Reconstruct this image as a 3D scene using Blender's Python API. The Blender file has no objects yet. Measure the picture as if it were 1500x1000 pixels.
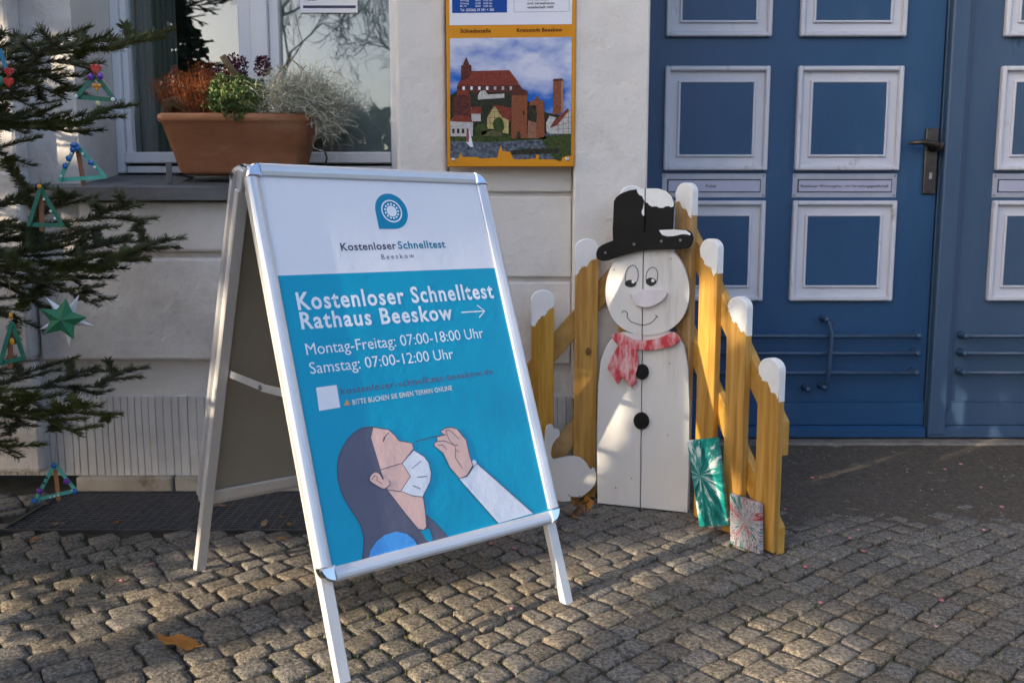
import bpy, bmesh, math, random
from mathutils import Matrix, Vector, noise
R = math.radians
random.seed(11)
sc = bpy.context.scene
COL = sc.collection

# ------------------------------------------------------------------ camera, sky, sun, exposure
F_PX, PITCH, CAM_H = 1340.0, R(7.5), 0.90
cd = bpy.data.cameras.new('camera'); cam = bpy.data.objects.new('camera', cd); COL.objects.link(cam)
cam.location = (0, 0, CAM_H); cam.rotation_euler = (R(90) - PITCH, 0, 0)
cd.sensor_width = 36; cd.lens = F_PX / 1500 * 36; cd.clip_end = 600; cd.clip_start = 0.05
cd.dof.use_dof = True; cd.dof.focus_distance = 2.25; cd.dof.aperture_fstop = 6.3
sc.camera = cam

SUN_EL, SUN_AZ = R(17), math.atan2(-0.80, -0.60)          # sun stands behind the camera, far to the left
SUN = Vector((math.cos(SUN_EL) * math.sin(SUN_AZ), math.cos(SUN_EL) * math.cos(SUN_AZ), math.sin(SUN_EL)))
w = bpy.data.worlds.new('World'); sc.world = w; w.use_nodes = True
nt = w.node_tree; bg = nt.nodes['Background']
sky = nt.nodes.new('ShaderNodeTexSky'); sky.sky_type = 'NISHITA'; sky.sun_disc = False
sky.sun_elevation = SUN_EL; sky.sun_rotation = SUN_AZ; sky.air_density = 0.8; sky.dust_density = 4.5; sky.ozone_density = 1.8
nt.links.new(sky.outputs[0], bg.inputs[0]); bg.inputs[1].default_value = 0.15
sl = bpy.data.lights.new('sun', 'SUN'); sl.energy = 2.7; sl.angle = R(0.53); sl.color = (1.0, 0.84, 0.62)
so = bpy.data.objects.new('sun', sl); COL.objects.link(so)
so.rotation_euler = SUN.to_track_quat('Z', 'Y').to_euler(); so.location = (-8, -6, 8)
sc.view_settings.view_transform = 'Standard'; sc.view_settings.look = 'None'
sc.view_settings.gamma = 1.0; sc.view_settings.exposure = 1.72
sc.render.engine = 'CYCLES'
sc.cycles.use_denoising = True
sc.cycles.max_bounces = 8; sc.cycles.transparent_max_bounces = 12

# ------------------------------------------------------------------ measuring: a pixel of the 1500 x 1000 photograph to a point in the place
_F = Vector((0, math.cos(PITCH), -math.sin(PITCH))); _U = Vector((0, math.sin(PITCH), math.cos(PITCH)))
_C = Vector((0, 0, CAM_H))
def _ray(u, v): return _F + Vector((1, 0, 0)) * ((u - 750) / F_PX) + _U * ((500 - v) / F_PX)
def at(u, v, Y):
    r = _ray(u, v); return _C + r * (Y / r.y)
def gp(u, v, z=0.0):
    r = _ray(u, v); return _C + r * ((z - CAM_H) / r.z)
class Plane:
    """a flat board in the place: M maps (x, depth, z) of the board to the world"""
    def __init__(s, M): s.M = M; s.I = M.inverted()
    def px(s, u, v, y=0.0):
        o = s.I @ _C; d = s.I.to_3x3() @ _ray(u, v); t = (y - o.y) / d.y; p = o + d * t
        return (p.x, p.z)

# ------------------------------------------------------------------ mesh helpers
def tag(o, label=None, cat=None, group=None, kind=None):
    if label: o['label'] = label
    if cat: o['category'] = cat
    if group: o['group'] = group
    if kind: o['kind'] = kind
    return o
def link(name, me, mat=None, parent=None):
    o = bpy.data.objects.new(name, me); COL.objects.link(o)
    if mat is not None:
        for m in (mat if isinstance(mat, (list, tuple)) else [mat]): me.materials.append(m)
    if parent is not None: attach(o, parent)
    return o
def attach(o, parent):
    o.parent = parent
    M = Matrix.Identity(4); q = parent; ch = []
    while q is not None: ch.append(q); q = q.parent
    for q in reversed(ch): M = M @ q.matrix_parent_inverse @ q.matrix_basis
    o.matrix_parent_inverse = M.inverted()
def thing(name, label, cat, loc=(0, 0, 0), group=None):
    o = bpy.data.objects.new(name, None); COL.objects.link(o); o.location = loc; o.empty_display_size = 0.05
    return tag(o, label, cat, group)
def pyd(name, V, Fc, mat=None, parent=None, smooth=False, mi=None):
    me = bpy.data.meshes.new(name); me.from_pydata([tuple(v) for v in V], [], Fc); me.update()
    if smooth: me.polygons.foreach_set('use_smooth', [True] * len(me.polygons))
    o = link(name, me, mat, parent)
    if mi: me.polygons.foreach_set('material_index', mi)
    return o
def from_bm(name, bm, mat=None, parent=None, smooth=False):
    me = bpy.data.meshes.new(name); bmesh.ops.recalc_face_normals(bm, faces=bm.faces); bm.to_mesh(me); bm.free()
    if smooth: me.polygons.foreach_set('use_smooth', [True] * len(me.polygons))
    return link(name, me, mat, parent)
def bm_box(bm, lo, hi, M=None, bevel=0.0, seg=1):
    r = bmesh.ops.create_cube(bm, size=1.0); vs = r['verts']
    for v in vs: v.co = Vector([lo[i] + (v.co[i] + .5) * (hi[i] - lo[i]) for i in range(3)])
    if bevel > 0:
        es = list({e for v in vs for e in v.link_edges})
        rr = bmesh.ops.bevel(bm, geom=es, offset=bevel, segments=seg, affect='EDGES', profile=.5)
        vs = list({v for f in rr['faces'] for v in f.verts} | {v for v in vs if v.is_valid})
    if M is not None:
        for v in vs: v.co = M @ v.co
    return vs
def box(name, lo, hi, mat, parent=None, M=None, bevel=0.003, seg=1):
    bm = bmesh.new(); bm_box(bm, lo, hi, M, min(bevel, .45 * min(hi[i] - lo[i] for i in range(3))), seg)
    return from_bm(name, bm, mat, parent)
def prism(name, pts, t0, t1, mat, parent=None, M=None, bevel=0.0):
    """outline pts (x, z) pushed from depth t0 (front) to t1 (back)"""
    bm = bmesh.new()
    a = [bm.verts.new((p[0], t0, p[1])) for p in pts]; f = bm.faces.new(a)
    b = [bm.verts.new((p[0], t1, p[1])) for p in pts]; bm.faces.new(list(reversed(b)))
    n = len(pts)
    for i in range(n): bm.faces.new((a[i], b[i], b[(i + 1) % n], a[(i + 1) % n]))
    if bevel > 0:
        es = [e for e in f.edges]
        bmesh.ops.bevel(bm, geom=es, offset=bevel, segments=1, affect='EDGES')
    if M is not None: bm.transform(M)
    return from_bm(name, bm, mat, parent)
def flat(name, pts, y, mat, parent=None, M=None):
    """flat print: an outline as one face at depth y of a board"""
    V = [Vector((p[0], y, p[1])) for p in pts]
    if M is not None: V = [M @ v for v in V]
    return pyd(name, V, [list(range(len(V)))], mat, parent)
def stroke(name, pts, wd, y, mat, parent=None, M=None, closed=False):
    """flat print: a drawn line of width wd through pts"""
    n = len(pts); V = []; Fc = []
    for i in range(n):
        p = Vector(pts[i])
        a = Vector(pts[i - 1]) if (i > 0 or closed) else p
        b = Vector(pts[(i + 1) % n]) if (i < n - 1 or closed) else p
        d = (b - a); d = d.normalized() if d.length > 1e-9 else Vector((1, 0))
        nn = Vector((-d.y, d.x)) * wd / 2
        for q in (p + nn, p - nn):
            v = Vector((q.x, y, q.y)); V.append(M @ v if M is not None else v)
    for i in range(n if closed else n - 1):
        j = (i + 1) % n; Fc.append((2 * i, 2 * i + 1, 2 * j + 1, 2 * j))
    return pyd(name, V, Fc, mat, parent)
def tube_vf(pts, rad, n=6, V=None, Fc=None, cap=True):
    V = [] if V is None else V; Fc = [] if Fc is None else Fc
    P = [Vector(p) for p in pts]; base = len(V); up = Vector((0.13, 0.31, 0.94))
    for i, p in enumerate(P):
        d = (P[min(i + 1, len(P) - 1)] - P[max(i - 1, 0)]); d = d.normalized() if d.length > 1e-9 else Vector((0, 0, 1))
        s = d.cross(up); s = s if s.length > 1e-3 else d.cross(Vector((1, 0, 0))); s.normalize(); t = s.cross(d)
        r = rad[i] if isinstance(rad, (list, tuple)) else rad
        for k in range(n):
            a = 2 * math.pi * k / n; V.append(p + (s * math.cos(a) + t * math.sin(a)) * r)
    for i in range(len(P) - 1):
        for k in range(n):
            Fc.append((base + i * n + k, base + i * n + (k + 1) % n, base + (i + 1) * n + (k + 1) % n, base + (i + 1) * n + k))
    if cap:
        Fc.append(tuple(base + k for k in reversed(range(n)))); m = base + (len(P) - 1) * n; Fc.append(tuple(m + k for k in range(n)))
    return V, Fc
def tube(name, pts, rad, mat, parent=None, n=8):
    V, Fc = tube_vf(pts, rad, n); return pyd(name, V, Fc, mat, parent, smooth=True)
def circ(cx, cz, rx, rz=None, n=28, a0=0, a1=2 * math.pi, rot=0):
    rz = rx if rz is None else rz; out = []
    full = abs(a1 - a0 - 2 * math.pi) < 1e-6
    for i in range(n):
        a = a0 + (a1 - a0) * i / (n if full else n - 1)
        x, z = rx * math.cos(a), rz * math.sin(a)
        out.append((cx + x * math.cos(rot) - z * math.sin(rot), cz + x * math.sin(rot) + z * math.cos(rot)))
    return out
def smooth_closed(pts, k=4):
    n = len(pts); out = []
    for i in range(n):
        p0, p1, p2, p3 = [Vector(pts[(i + j) % n]) for j in (-1, 0, 1, 2)]
        for s in range(k):
            t = s / k
            q = .5 * ((2 * p1) + (p2 - p0) * t + (2 * p0 - 5 * p1 + 4 * p2 - p3) * t * t + (3 * p1 - p0 - 3 * p2 + p3) * t ** 3)
            out.append((q.x, q.y))
    return out
def smooth_open(pts, k=4):
    n = len(pts); out = []
    for i in range(n - 1):
        p0, p1, p2, p3 = [Vector(pts[min(max(i + j, 0), n - 1)]) for j in (-1, 0, 1, 2)]
        for s in range(k):
            t = s / k
            q = .5 * ((2 * p1) + (p2 - p0) * t + (2 * p0 - 5 * p1 + 4 * p2 - p3) * t * t + (3 * p1 - p0 - 3 * p2 + p3) * t ** 3)
            out.append(tuple(q))
    out.append(tuple(pts[-1])); return out
_capcache = {}
def text_mesh(s, bold=0.0, spacing=1.0):
    cu = bpy.data.curves.new('lettering', 'FONT'); cu.body = s; cu.size = 1.0; cu.offset = bold; cu.space_character = spacing
    cu.resolution_u = 3
    o = bpy.data.objects.new('lettering', cu); COL.objects.link(o)
    dg = bpy.context.evaluated_depsgraph_get(); me = bpy.data.meshes.new_from_object(o.evaluated_get(dg))
    bpy.data.objects.remove(o); bpy.data.curves.remove(cu); return me
def lettering(s, p0, p1, cap, y, mat, parent, M, bold=0.0, spacing=1.0, name='lettering'):
    """flat print: the words s with their baseline from p0 to p1 (board x, z), capitals cap high"""
    if 'H' not in _capcache:
        m = text_mesh('H'); _capcache['H'] = max(v.co.y for v in m.vertices); bpy.data.meshes.remove(m)
    me = text_mesh(s, bold, spacing)
    xs = [v.co.x for v in me.vertices]; x0, x1 = min(xs), max(xs)
    d = Vector(p1) - Vector(p0); L = d.length; d.normalize(); nrm = Vector((-d.y, d.x)); kx = L / (x1 - x0); kz = cap / _capcache['H']
    for v in me.vertices:
        q = Vector(p0) + d * ((v.co.x - x0) * kx) + nrm * (v.co.y * kz); v.co = M @ Vector((q.x, y, q.y))
    me.materials.clear(); me.update()
    return link(name, me, mat, parent)

# ------------------------------------------------------------------ materials
_M = {}
def srgb(r, g, b):
    f = lambda c: (c / 255 / 12.92) if c / 255 <= .04045 else ((c / 255 + .055) / 1.055) ** 2.4
    return (f(r), f(g), f(b))
def pm(name, col, col2=None, scale=8.0, rough=0.6, bump=0.0, bscale=40.0, metal=0.0, stretch=(1, 1, 1), rvar=0.0, coat=0.0, spec=0.5,
       contrast=(0.35, 0.65), detail=6.0, bdist=0.004, trans=0.0, sss=0.0, wear=None, wscale=6.0, wth=(0.62, 0.68), tint=0.0):
    """paint, wood, stone, plaster: two tones mixed by noise, relief by bump; wear = a third colour in ragged patches; tint = value spread between pieces"""
    if name in _M: return _M[name]
    m = bpy.data.materials.new(name); m.use_nodes = True; n = m.node_tree; N = n.nodes; L = n.links
    b = N['Principled BSDF']; b.inputs['Roughness'].default_value = rough; b.inputs['Metallic'].default_value = metal
    b.inputs['Specular IOR Level'].default_value = spec; b.inputs['Coat Weight'].default_value = coat; b.inputs['Coat Roughness'].default_value = .08
    if trans: b.inputs['Transmission Weight'].default_value = trans
    tc = N.new('ShaderNodeTexCoord'); mp = N.new('ShaderNodeMapping'); mp.inputs['Scale'].default_value = stretch
    L.new(tc.outputs['Object'], mp.inputs[0])
    c = (*col, 1); cur = None
    if col2 is not None:
        nz = N.new('ShaderNodeTexNoise'); nz.inputs['Scale'].default_value = scale; nz.inputs['Detail'].default_value = detail; nz.inputs['Roughness'].default_value = .62
        L.new(mp.outputs[0], nz.inputs['Vector'])
        cr = N.new('ShaderNodeValToRGB'); cr.color_ramp.elements[0].position = contrast[0]; cr.color_ramp.elements[1].position = contrast[1]
        cr.color_ramp.elements[0].color = c; cr.color_ramp.elements[1].color = (*col2, 1)
        L.new(nz.outputs['Fac'], cr.inputs[0]); cur = cr.outputs[0]
        if rvar:
            mr = N.new('ShaderNodeMapRange'); mr.inputs[3].default_value = rough - rvar; mr.inputs[4].default_value = rough + rvar
            L.new(nz.outputs['Fac'], mr.inputs[0]); L.new(mr.outputs[0], b.inputs['Roughness'])
    if wear is not None:
        wz = N.new('ShaderNodeTexNoise'); wz.inputs['Scale'].default_value = wscale; wz.inputs['Detail'].default_value = 9; wz.inputs['Roughness'].default_value = .7
        L.new(mp.outputs[0], wz.inputs['Vector'])
        wr = N.new('ShaderNodeMapRange'); wr.inputs[1].default_value = wth[0]; wr.inputs[2].default_value = wth[1]; L.new(wz.outputs['Fac'], wr.inputs[0])
        mx = N.new('ShaderNodeMix'); mx.data_type = 'RGBA'; L.new(wr.outputs[0], mx.inputs[0])
        if cur is not None: L.new(cur, mx.inputs[6])
        else: mx.inputs[6].default_value = c
        mx.inputs[7].default_value = (*wear, 1); cur = mx.outputs[2]
    if tint:
        oi = N.new('ShaderNodeObjectInfo'); ge = N.new('ShaderNodeNewGeometry'); ad = N.new('ShaderNodeMath'); ad.operation = 'ADD'
        L.new(oi.outputs['Random'], ad.inputs[0]); L.new(ge.outputs['Random Per Island'], ad.inputs[1])
        fr = N.new('ShaderNodeMath'); fr.operation = 'FRACT'; L.new(ad.outputs[0], fr.inputs[0])
        mr = N.new('ShaderNodeMapRange'); mr.inputs[3].default_value = 1 - tint; mr.inputs[4].default_value = 1 + tint; L.new(fr.outputs[0], mr.inputs[0])
        hs = N.new('ShaderNodeHueSaturation')
        if cur is not None: L.new(cur, hs.inputs['Color'])
        else: hs.inputs['Color'].default_value = c
        L.new(mr.outputs[0], hs.inputs['Value']); m2 = N.new('ShaderNodeMapRange'); m2.inputs[3].default_value = 1 + min(tint * 1.5, .3); m2.inputs[4].default_value = 1 - min(tint * 1.5, .3); L.new(oi.outputs['Random'], m2.inputs[0]); L.new(m2.outputs[0], hs.inputs['Saturation']); cur = hs.outputs[0]
    if cur is not None: L.new(cur, b.inputs['Base Color'])
    else: b.inputs['Base Color'].default_value = c
    if bump:
        bz = N.new('ShaderNodeTexNoise'); bz.inputs['Scale'].default_value = bscale; bz.inputs['Detail'].default_value = 8; bz.inputs['Roughness'].default_value = .6
        L.new(mp.outputs[0], bz.inputs['Vector'])
        bp = N.new('ShaderNodeBump'); bp.inputs['Strength'].default_value = bump; bp.inputs['Distance'].default_value = bdist
        L.new(bz.outputs['Fac'], bp.inputs['Height']); L.new(bp.outputs[0], b.inputs['Normal'])
    _M[name] = m; return m
# ------------------------------------------------------------------ the wall: town hall facade (front of the plain wall at Y = 3.02)
WY = 3.02
plaster = pm('plaster_paint', (.59, .555, .52), (.67, .635, .60), 5, .75, .9, 20, wear=(.42, .37, .31), wscale=2.8, wth=(.50, .8), bdist=.009)
plaster_s = pm('plaster_paint_smooth', (.63, .595, .555), (.69, .655, .615), 4, .62, .9, 13, wear=(.44, .385, .33), wscale=2.2, wth=(.52, .85), bdist=.010)
plaster_rib = pm('plaster_combed', (.52, .50, .48), (.62, .60, .58), 7, .8, .5, 60, wear=(.40, .37, .33), wscale=4, wth=(.55, .75))
plinth_m = pm('plinth_stone', (.36, .31, .25), (.46, .41, .35), 9, .85, .7, 30, wear=(.20, .16, .12), wscale=7, wth=(.55, .7), tint=.08)
zinc = pm('zinc_sheet', (.105, .11, .115), (.16, .165, .17), 7, .5, .15, 30, metal=.35, wear=(.27, .26, .25), wscale=5, wth=(.6, .8))
fac = thing('town_hall_facade', 'pale plastered building front with pilasters and stone plinth behind the board', 'facade', (-.5, WY, 0))
XL, XR = -1.403, -.367            # window opening
DL = .545                          # left edge of the doorway
DR = 2.95
box('wall', (-5, WY, .06), (XL, 3.42, 5.0), plaster, fac, bevel=0)
box('wall', (XL, WY, .06), (XR, 3.42, .985), plaster, fac, bevel=0)
box('wall', (XL, WY, 2.75), (XR, 3.42, 5.0), plaster, fac, bevel=0)
box('wall', (XR, WY, .06), (.431, 3.80, 5.0), plaster, fac, bevel=0)
box('wall', (.4315, WY + .004, 2.85), (DR, 3.80, 5.0), plaster, fac, bevel=0)
box('wall', (DR + .001, WY, .0), (6, 3.80, 5.0), plaster, fac, bevel=0)
# reveal of the doorway beside the left leaf
box('door_reveal', (.4315, 3.84, 0), (DR, 3.95, 2.85), plaster_s, fac, bevel=0)
# combed plaster socle: a groove every 2.5 cm
def combed(name, x0, x1, z0, z1, yf):
    V = []; Fc = []; x = x0; prof = []
    rnd = random.Random(5)
    while x < x1:
        p = rnd.uniform(.019, .031); d = rnd.uniform(.0035, .0065); g = rnd.uniform(.0028, .0045)
        prof += [(x, yf), (x + p - g, yf + rnd.uniform(-.0008, .0008)), (x + p - g * .6, yf + d), (x + p - g * .2, yf + d)]; x += p
    zs = [z0 + (z1 - z0) * i / 5 for i in range(6)]
    n = len(prof)
    for j, z in enumerate(zs):
        for (a, b) in prof: V.append((a + noise.noise((a * 9, z * 6, 1)) * .0022, b, z))
    for j in range(5):
        for i in range(n - 1): Fc.append((j * n + i, j * n + i + 1, (j + 1) * n + i + 1, (j + 1) * n + i))
    t = len(V)   # top ledge back to the wall
    for i in range(n): V.append((prof[i][0], WY - .001, z1 + .004))
    for i in range(n - 1): Fc.append(((5) * n + i, 5 * n + i + 1, t + i + 1, t + i))
    return pyd(name, V, Fc, plaster_rib, fac)
combed('combed_socle', -2.6, .428, .048, .318, WY - .012)
x = -1.47
for i, wd in enumerate((.33, .52, .47, .55)):
    bm = bmesh.new(); bm_box(bm, (x + .003, 2.985 + .006 * (i % 2), -.05), (x + wd - .003, WY + .05, .0465), None, .008, 2)
    bmesh.ops.subdivide_edges(bm, edges=bm.edges[:], cuts=2, use_grid_fill=True)
    for v in bm.verts: v.co += Vector((0, noise.noise(v.co * 9) * .006, noise.noise(v.co * 11 + Vector((3, 0, 0))) * .006))
    from_bm('plinth_stone', bm, plinth_m, fac); x += wd
# raised plaster blocks under the window
def block(name, x0, x1, z0, z1, yf, m=plaster, back=WY - .001, bev=.010):
    bm = bmesh.new(); bm_box(bm, (x0, yf, z0), (x1, back + .004, z1), None, bev, 2)
    return from_bm(name, bm, m, fac)
block('plaster_block', -1.405, XR - .002, .800, .962, 2.992)
block('plaster_block', -1.555, XR - .002, .443, .780, 2.988)
# corner pilaster of separate courses, left
zc = .06
for k, h in enumerate((.385, .31, .31, .31, .31, .31, .31)):
    block('pilaster_course', -2.05, -1.565, zc + .007, zc + h - .007 if k else zc + h - .004, 2.945 if k else 2.97, plaster, bev=.014); zc += h
box('pilaster_core', (-2.04, 2.972, .447), (-1.575, WY + .002, 5), plaster, fac, bevel=0)
# pier between window and sign, pilaster between sign and door
box('window_pier', (XR, 2.970, .32), (-.208, WY + .002, 5), plaster_s, fac, bevel=.012, seg=3)
box('door_pilaster', (.196, 2.950, .32), (.4305, WY + .002, 5), plaster_s, fac, bevel=.007, seg=2)
# courses in the field below the sign
def zpx(v, Y=3.0): return at(750, v, Y).z
for (v0, v1) in ((283, 150), (408, 286), (535, 412)):
    block('plaster_course', -.206, .194, zpx(v0) + .004, zpx(v1) - .003, 3.003, plaster_s, bev=.006)
# sheet-metal window sill, sloping outwards
bm = bmesh.new()
prof = [(2.948, .966), (2.948, 1.006), (2.953, 1.010), (3.325, 1.064), (3.325, 1.045), (2.962, .990), (2.955, .966)]
a = [bm.verts.new((-1.615, y, z)) for y, z in prof]; b = [bm.verts.new((XR - .003, y, z)) for y, z in prof]
bm.faces.new(a); bm.faces.new(list(reversed(b)))
for i in range(len(prof)): bm.faces.new((a[i], a[(i + 1) % 7], b[(i + 1) % 7], b[i]))
bmesh.ops.delete(bm, geom=[], context='VERTS')
from_bm('window_sill', bm, zinc, fac)
box('window_reveal', (XL - .03, WY + .004, 1.0), (XL + .0005, 3.42, 2.75), plaster_s, fac, bevel=.004)

# ------------------------------------------------------------------ window
wpaint = pm('window_white_paint', (.66, .67, .70), (.74, .745, .76), 6, .42, .2, 14, stretch=(1, 1, .15), wear=(.35, .33, .31), wscale=9, wth=(.72, .78))
wroot = thing('casement_window', 'white wooden two-sash window above the grey metal sill', 'window', (-.9, 3.34, 1.07))
cz = 1.075
def stile(name, x0, x1, y0, y1, z0, z1, par=wroot, m=wpaint, bev=.004): return box(name, (x0, y0, z0), (x1, y1, z1), m, par, bevel=bev, seg=2)
stile('frame', XL + .001, XL + .030, 3.302, 3.40, 1.068, 2.74)
stile('frame', XL + .0305, XL + .052, 3.318, 3.40, 1.13, 2.74)
stile('frame', -.428, XR - .0005, 3.302, 3.40, 1.068, 2.74)
stile('frame', XL + .053, -.429, 3.318, 3.40, 2.66, 2.74)
stile('lower_rail', XL + .031, -.4295, 3.298, 3.40, 1.103, 1.142)
stile('lower_rail', XL + .031, -.4295, 3.312, 3.40, 1.069, 1.094)
stile('gap_strip', XL + .032, -.430, 3.335, 3.40, 1.0945, 1.1025, m=pm('dark_gap', (.02, .02, .02), rough=.8))
mx0, mx1 = at(350, 60, 3.33).x, at(409, 60, 3.33).x
stile('mullion', mx0, mx0 + .045, 3.322, 3.40, 1.143, 2.66)
stile('mullion', mx0 + .0455, mx1 - .035, 3.306, 3.40, 1.143, 2.66)
stile('mullion', mx1 - .0345, mx1, 3.325, 3.40, 1.143, 2.66)
gl = bpy.data.materials.new('window_glass'); gl.use_nodes = True; n_ = gl.node_tree; n_.nodes.remove(n_.nodes['Principled BSDF'])
g1 = n_.nodes.new('ShaderNodeBsdfTransparent'); g2 = n_.nodes.new('ShaderNodeBsdfGlossy'); g2.inputs['Roughness'].default_value = .0
g1.inputs[0].default_value = (.90, .94, .93, 1)
fr = n_.nodes.new('ShaderNodeFresnel'); fr.inputs[0].default_value = 1.95; mxs = n_.nodes.new('ShaderNodeMixShader')
tcg = n_.nodes.new('ShaderNodeTexCoord'); nzg = n_.nodes.new('ShaderNodeTexNoise'); nzg.inputs['Scale'].default_value = 2.2; nzg.inputs['Detail'].default_value = 1
bpg = n_.nodes.new('ShaderNodeBump'); bpg.inputs['Strength'].default_value = .10; bpg.inputs['Distance'].default_value = .02
n_.links.new(tcg.outputs['Object'], nzg.inputs[0]); n_.links.new(nzg.outputs['Fac'], bpg.inputs['Height']); n_.links.new(bpg.outputs[0], g2.inputs['Normal'])
n_.links.new(fr.outputs[0], mxs.inputs[0]); n_.links.new(g1.outputs[0], mxs.inputs[1]); n_.links.new(g2.outputs[0], mxs.inputs[2])
n_.links.new(mxs.outputs[0], n_.nodes['Material Output'].inputs[0])
box('pane', (XL + .0525, 3.352, 1.1425), (mx0 - .0005, 3.358, 2.66), gl, wroot, bevel=0)
box('pane', (mx1 + .0005, 3.352, 1.1425), (-.4295, 3.358, 2.66), gl, wroot, bevel=0)
blind = pm('blind_cloth', (.50, .55, .58), (.55, .60, .62), 3, .8, .1, 50, stretch=(4, 1, .4))
b_ = box('roller_blind', (mx1 + .001, 3.372, 1.143), (-.4298, 3.375, 2.66), blind, None, bevel=0)
tag(b_, 'pale grey-blue blind drawn down behind the right window pane', 'blind')
curt = pm('curtain_cloth', (.20, .23, .225), (.26, .29, .28), 12, .9, .2, 40, stretch=(6, 1, .3))
V = []; Fc = []; nn = 30
for i in range(nn + 1):
    xx = XL + .05 + .14 * i / nn; yy = 3.42 + .012 * math.sin(i * 1.35)
    V += [(xx, yy, 1.12), (xx, yy, 2.72)]
    if i < nn: Fc.append((2 * i, 2 * i + 2, 2 * i + 3, 2 * i + 1))
tag(pyd('curtain', V, Fc, curt, smooth=True), 'grey-green curtain hanging at the left edge of the left window pane', 'curtain')
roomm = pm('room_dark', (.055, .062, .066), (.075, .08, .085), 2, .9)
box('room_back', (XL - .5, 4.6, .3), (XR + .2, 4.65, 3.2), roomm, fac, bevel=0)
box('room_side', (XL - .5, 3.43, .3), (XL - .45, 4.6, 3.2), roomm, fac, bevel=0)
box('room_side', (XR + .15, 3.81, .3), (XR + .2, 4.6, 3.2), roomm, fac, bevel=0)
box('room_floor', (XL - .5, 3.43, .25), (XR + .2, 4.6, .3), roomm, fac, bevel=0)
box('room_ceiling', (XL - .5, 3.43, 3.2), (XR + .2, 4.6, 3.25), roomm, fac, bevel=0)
# paper notice stuck to the glass
pn = thing('paper_notice', 'white paper notice with a dark blue bar taped to the right window pane', 'notice', tuple(at(482, 18, 3.345)))
pa, pb = at(440, 19, 3.346), at(524, 17.5, 3.346)
box('sheet', (pa.x, 3.3455, pa.z), (pb.x, 3.3465, pa.z + .285), pm('paper_white', (.72, .73, .80), (.76, .77, .82), 6, .6), pn, bevel=0)
inkm = pm('ink_navy', (.035, .04, .09), rough=.6)
Mid = Matrix.Identity(4)
q0, q1 = at(444, 12.5, 3.3452), at(521, 8.3, 3.3452)
flat('bar', [(q0.x, q0.z), (q1.x, q0.z), (q1.x, q1.z), (q0.x, q1.z)], 3.3452, inkm, pn)
t0 = at(449, 1.5, 3.3452); lettering('ADLER', (t0.x, t0.z), (t0.x + .036, t0.z), .012, 3.3452, inkm, pn, Mid, .02)

# ------------------------------------------------------------------ double door (front faces at Y = 3.70)
blue = pm('door_blue_paint', (.010, .055, .142), (.014, .067, .163), 3, .40, .3, 20, rvar=.08, wear=(.035, .085, .17), wscale=5, wth=(.58, .75), stretch=(1, 1, .4))
blue2 = pm('door_blue_paint_faded', (.034, .072, .138), (.048, .090, .158), 4, .45, .2, 16, stretch=(1, 1, .25), wear=(.012, .040, .098), wscale=4, wth=(.575, .61))
blue3 = pm('door_blue_metal', (.030, .065, .125), (.045, .085, .15), 30, .4, wear=(.02, .02, .02), wscale=30, wth=(.66, .7))
lilac = pm('door_white_paint', (.52, .53, .60), (.58, .59, .65), 5, .4, .12, 20, stretch=(1, 1, .6), wear=(.36, .35, .36), wscale=10, wth=(.60, .72))
plate_m = pm('letter_plate_alu', (.36, .37, .44), (.42, .43, .50), 12, .42, metal=.4)
handle_m = pm('handle_bronze', (.060, .048, .042), (.11, .092, .082), 25, .38, .1, 60, metal=.8)
DY = 3.70
def dz(v): return at(750, v, DY).z
def dx(u, v): return at(u, v, DY).x
def frame_ring(name, x0, x1, z0, z1, wd, y0, y1, m, par, bev=.004):
    bm = bmesh.new()
    bm_box(bm, (x0, y0, z0), (x0 + wd, y1, z1), None, bev); bm_box(bm, (x1 - wd, y0, z0), (x1, y1, z1), None, bev)
    bm_box(bm, (x0 + wd - .001, y0 + .0006, z1 - wd), (x1 - wd + .001, y1, z1 - .0004), None, bev); bm_box(bm, (x0 + wd - .001, y0 + .0006, z0 + .0004), (x1 - wd + .001, y1, z0 + wd), None, bev)
    return from_bm(name, bm, m, par)
def door_panel(par, x0, x1, z0, z1, bm_):
    p = box('panel', (x0 + .012, DY - .004, z0 + .012), (x1 - .012, DY + .01, z1 - .012), lilac, par, bevel=0)
    frame_ring('moulding', x0, x1, z0, z1, .018, DY - .026, DY + .001, lilac, p, .004)
    i = .062
    box('field', (x0 + i, DY - .0105, z0 + i), (x1 - i, DY - .003, z1 - i), bm_, p, bevel=.001)
    frame_ring('bead', x0 + i - .009, x1 - i + .009, z0 + i - .009, z1 - i + .009, .009, DY - .015, DY - .0035, lilac, p, .002)
def plate(par, x0, x1, z0, z1, words, wx0, wx1):
    p = box('letter_plate', (x0, DY - .004, z0), (x1, DY + .002, z1), plate_m, par, bevel=.001)
    box('slot', (x0 + .020, DY - .0052, z0 + .020), (x1 - .020, DY - .0035, z1 - .022), pm('dark_gap', (.02, .02, .02)), p, bevel=0)
    box('flap', (x0 + .0235, DY - .010, z0 + .0225), (x1 - .0235, DY - .0055, z1 - .0265), pm('letter_flap', (.40, .40, .52), (.44, .44, .56), 9, .4, metal=.2), p, bevel=.002)
    for sx in (x0 + .009, x1 - .009):
        for sz in (z0 + .009, z1 - .009):
            s = prism('screw', circ(sx, sz, .0045, n=10), DY - .0065, DY - .004, pm('screw_steel', (.25, .25, .26), rough=.35, metal=.9), p, None, .001)
    if words:
        zz = (z0 + z1) / 2 - .007
        lettering(words, (x0 + wx0 * (x1 - x0), zz), (x0 + wx1 * (x1 - x0), zz), .0105, DY - .0104, pm('ink_black', (.02, .02, .025)), p, Mid, .012)
def rod(par, pts, r=.0085):
    p = tube('rod', pts, r, blue3, par, 10); return p
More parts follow.
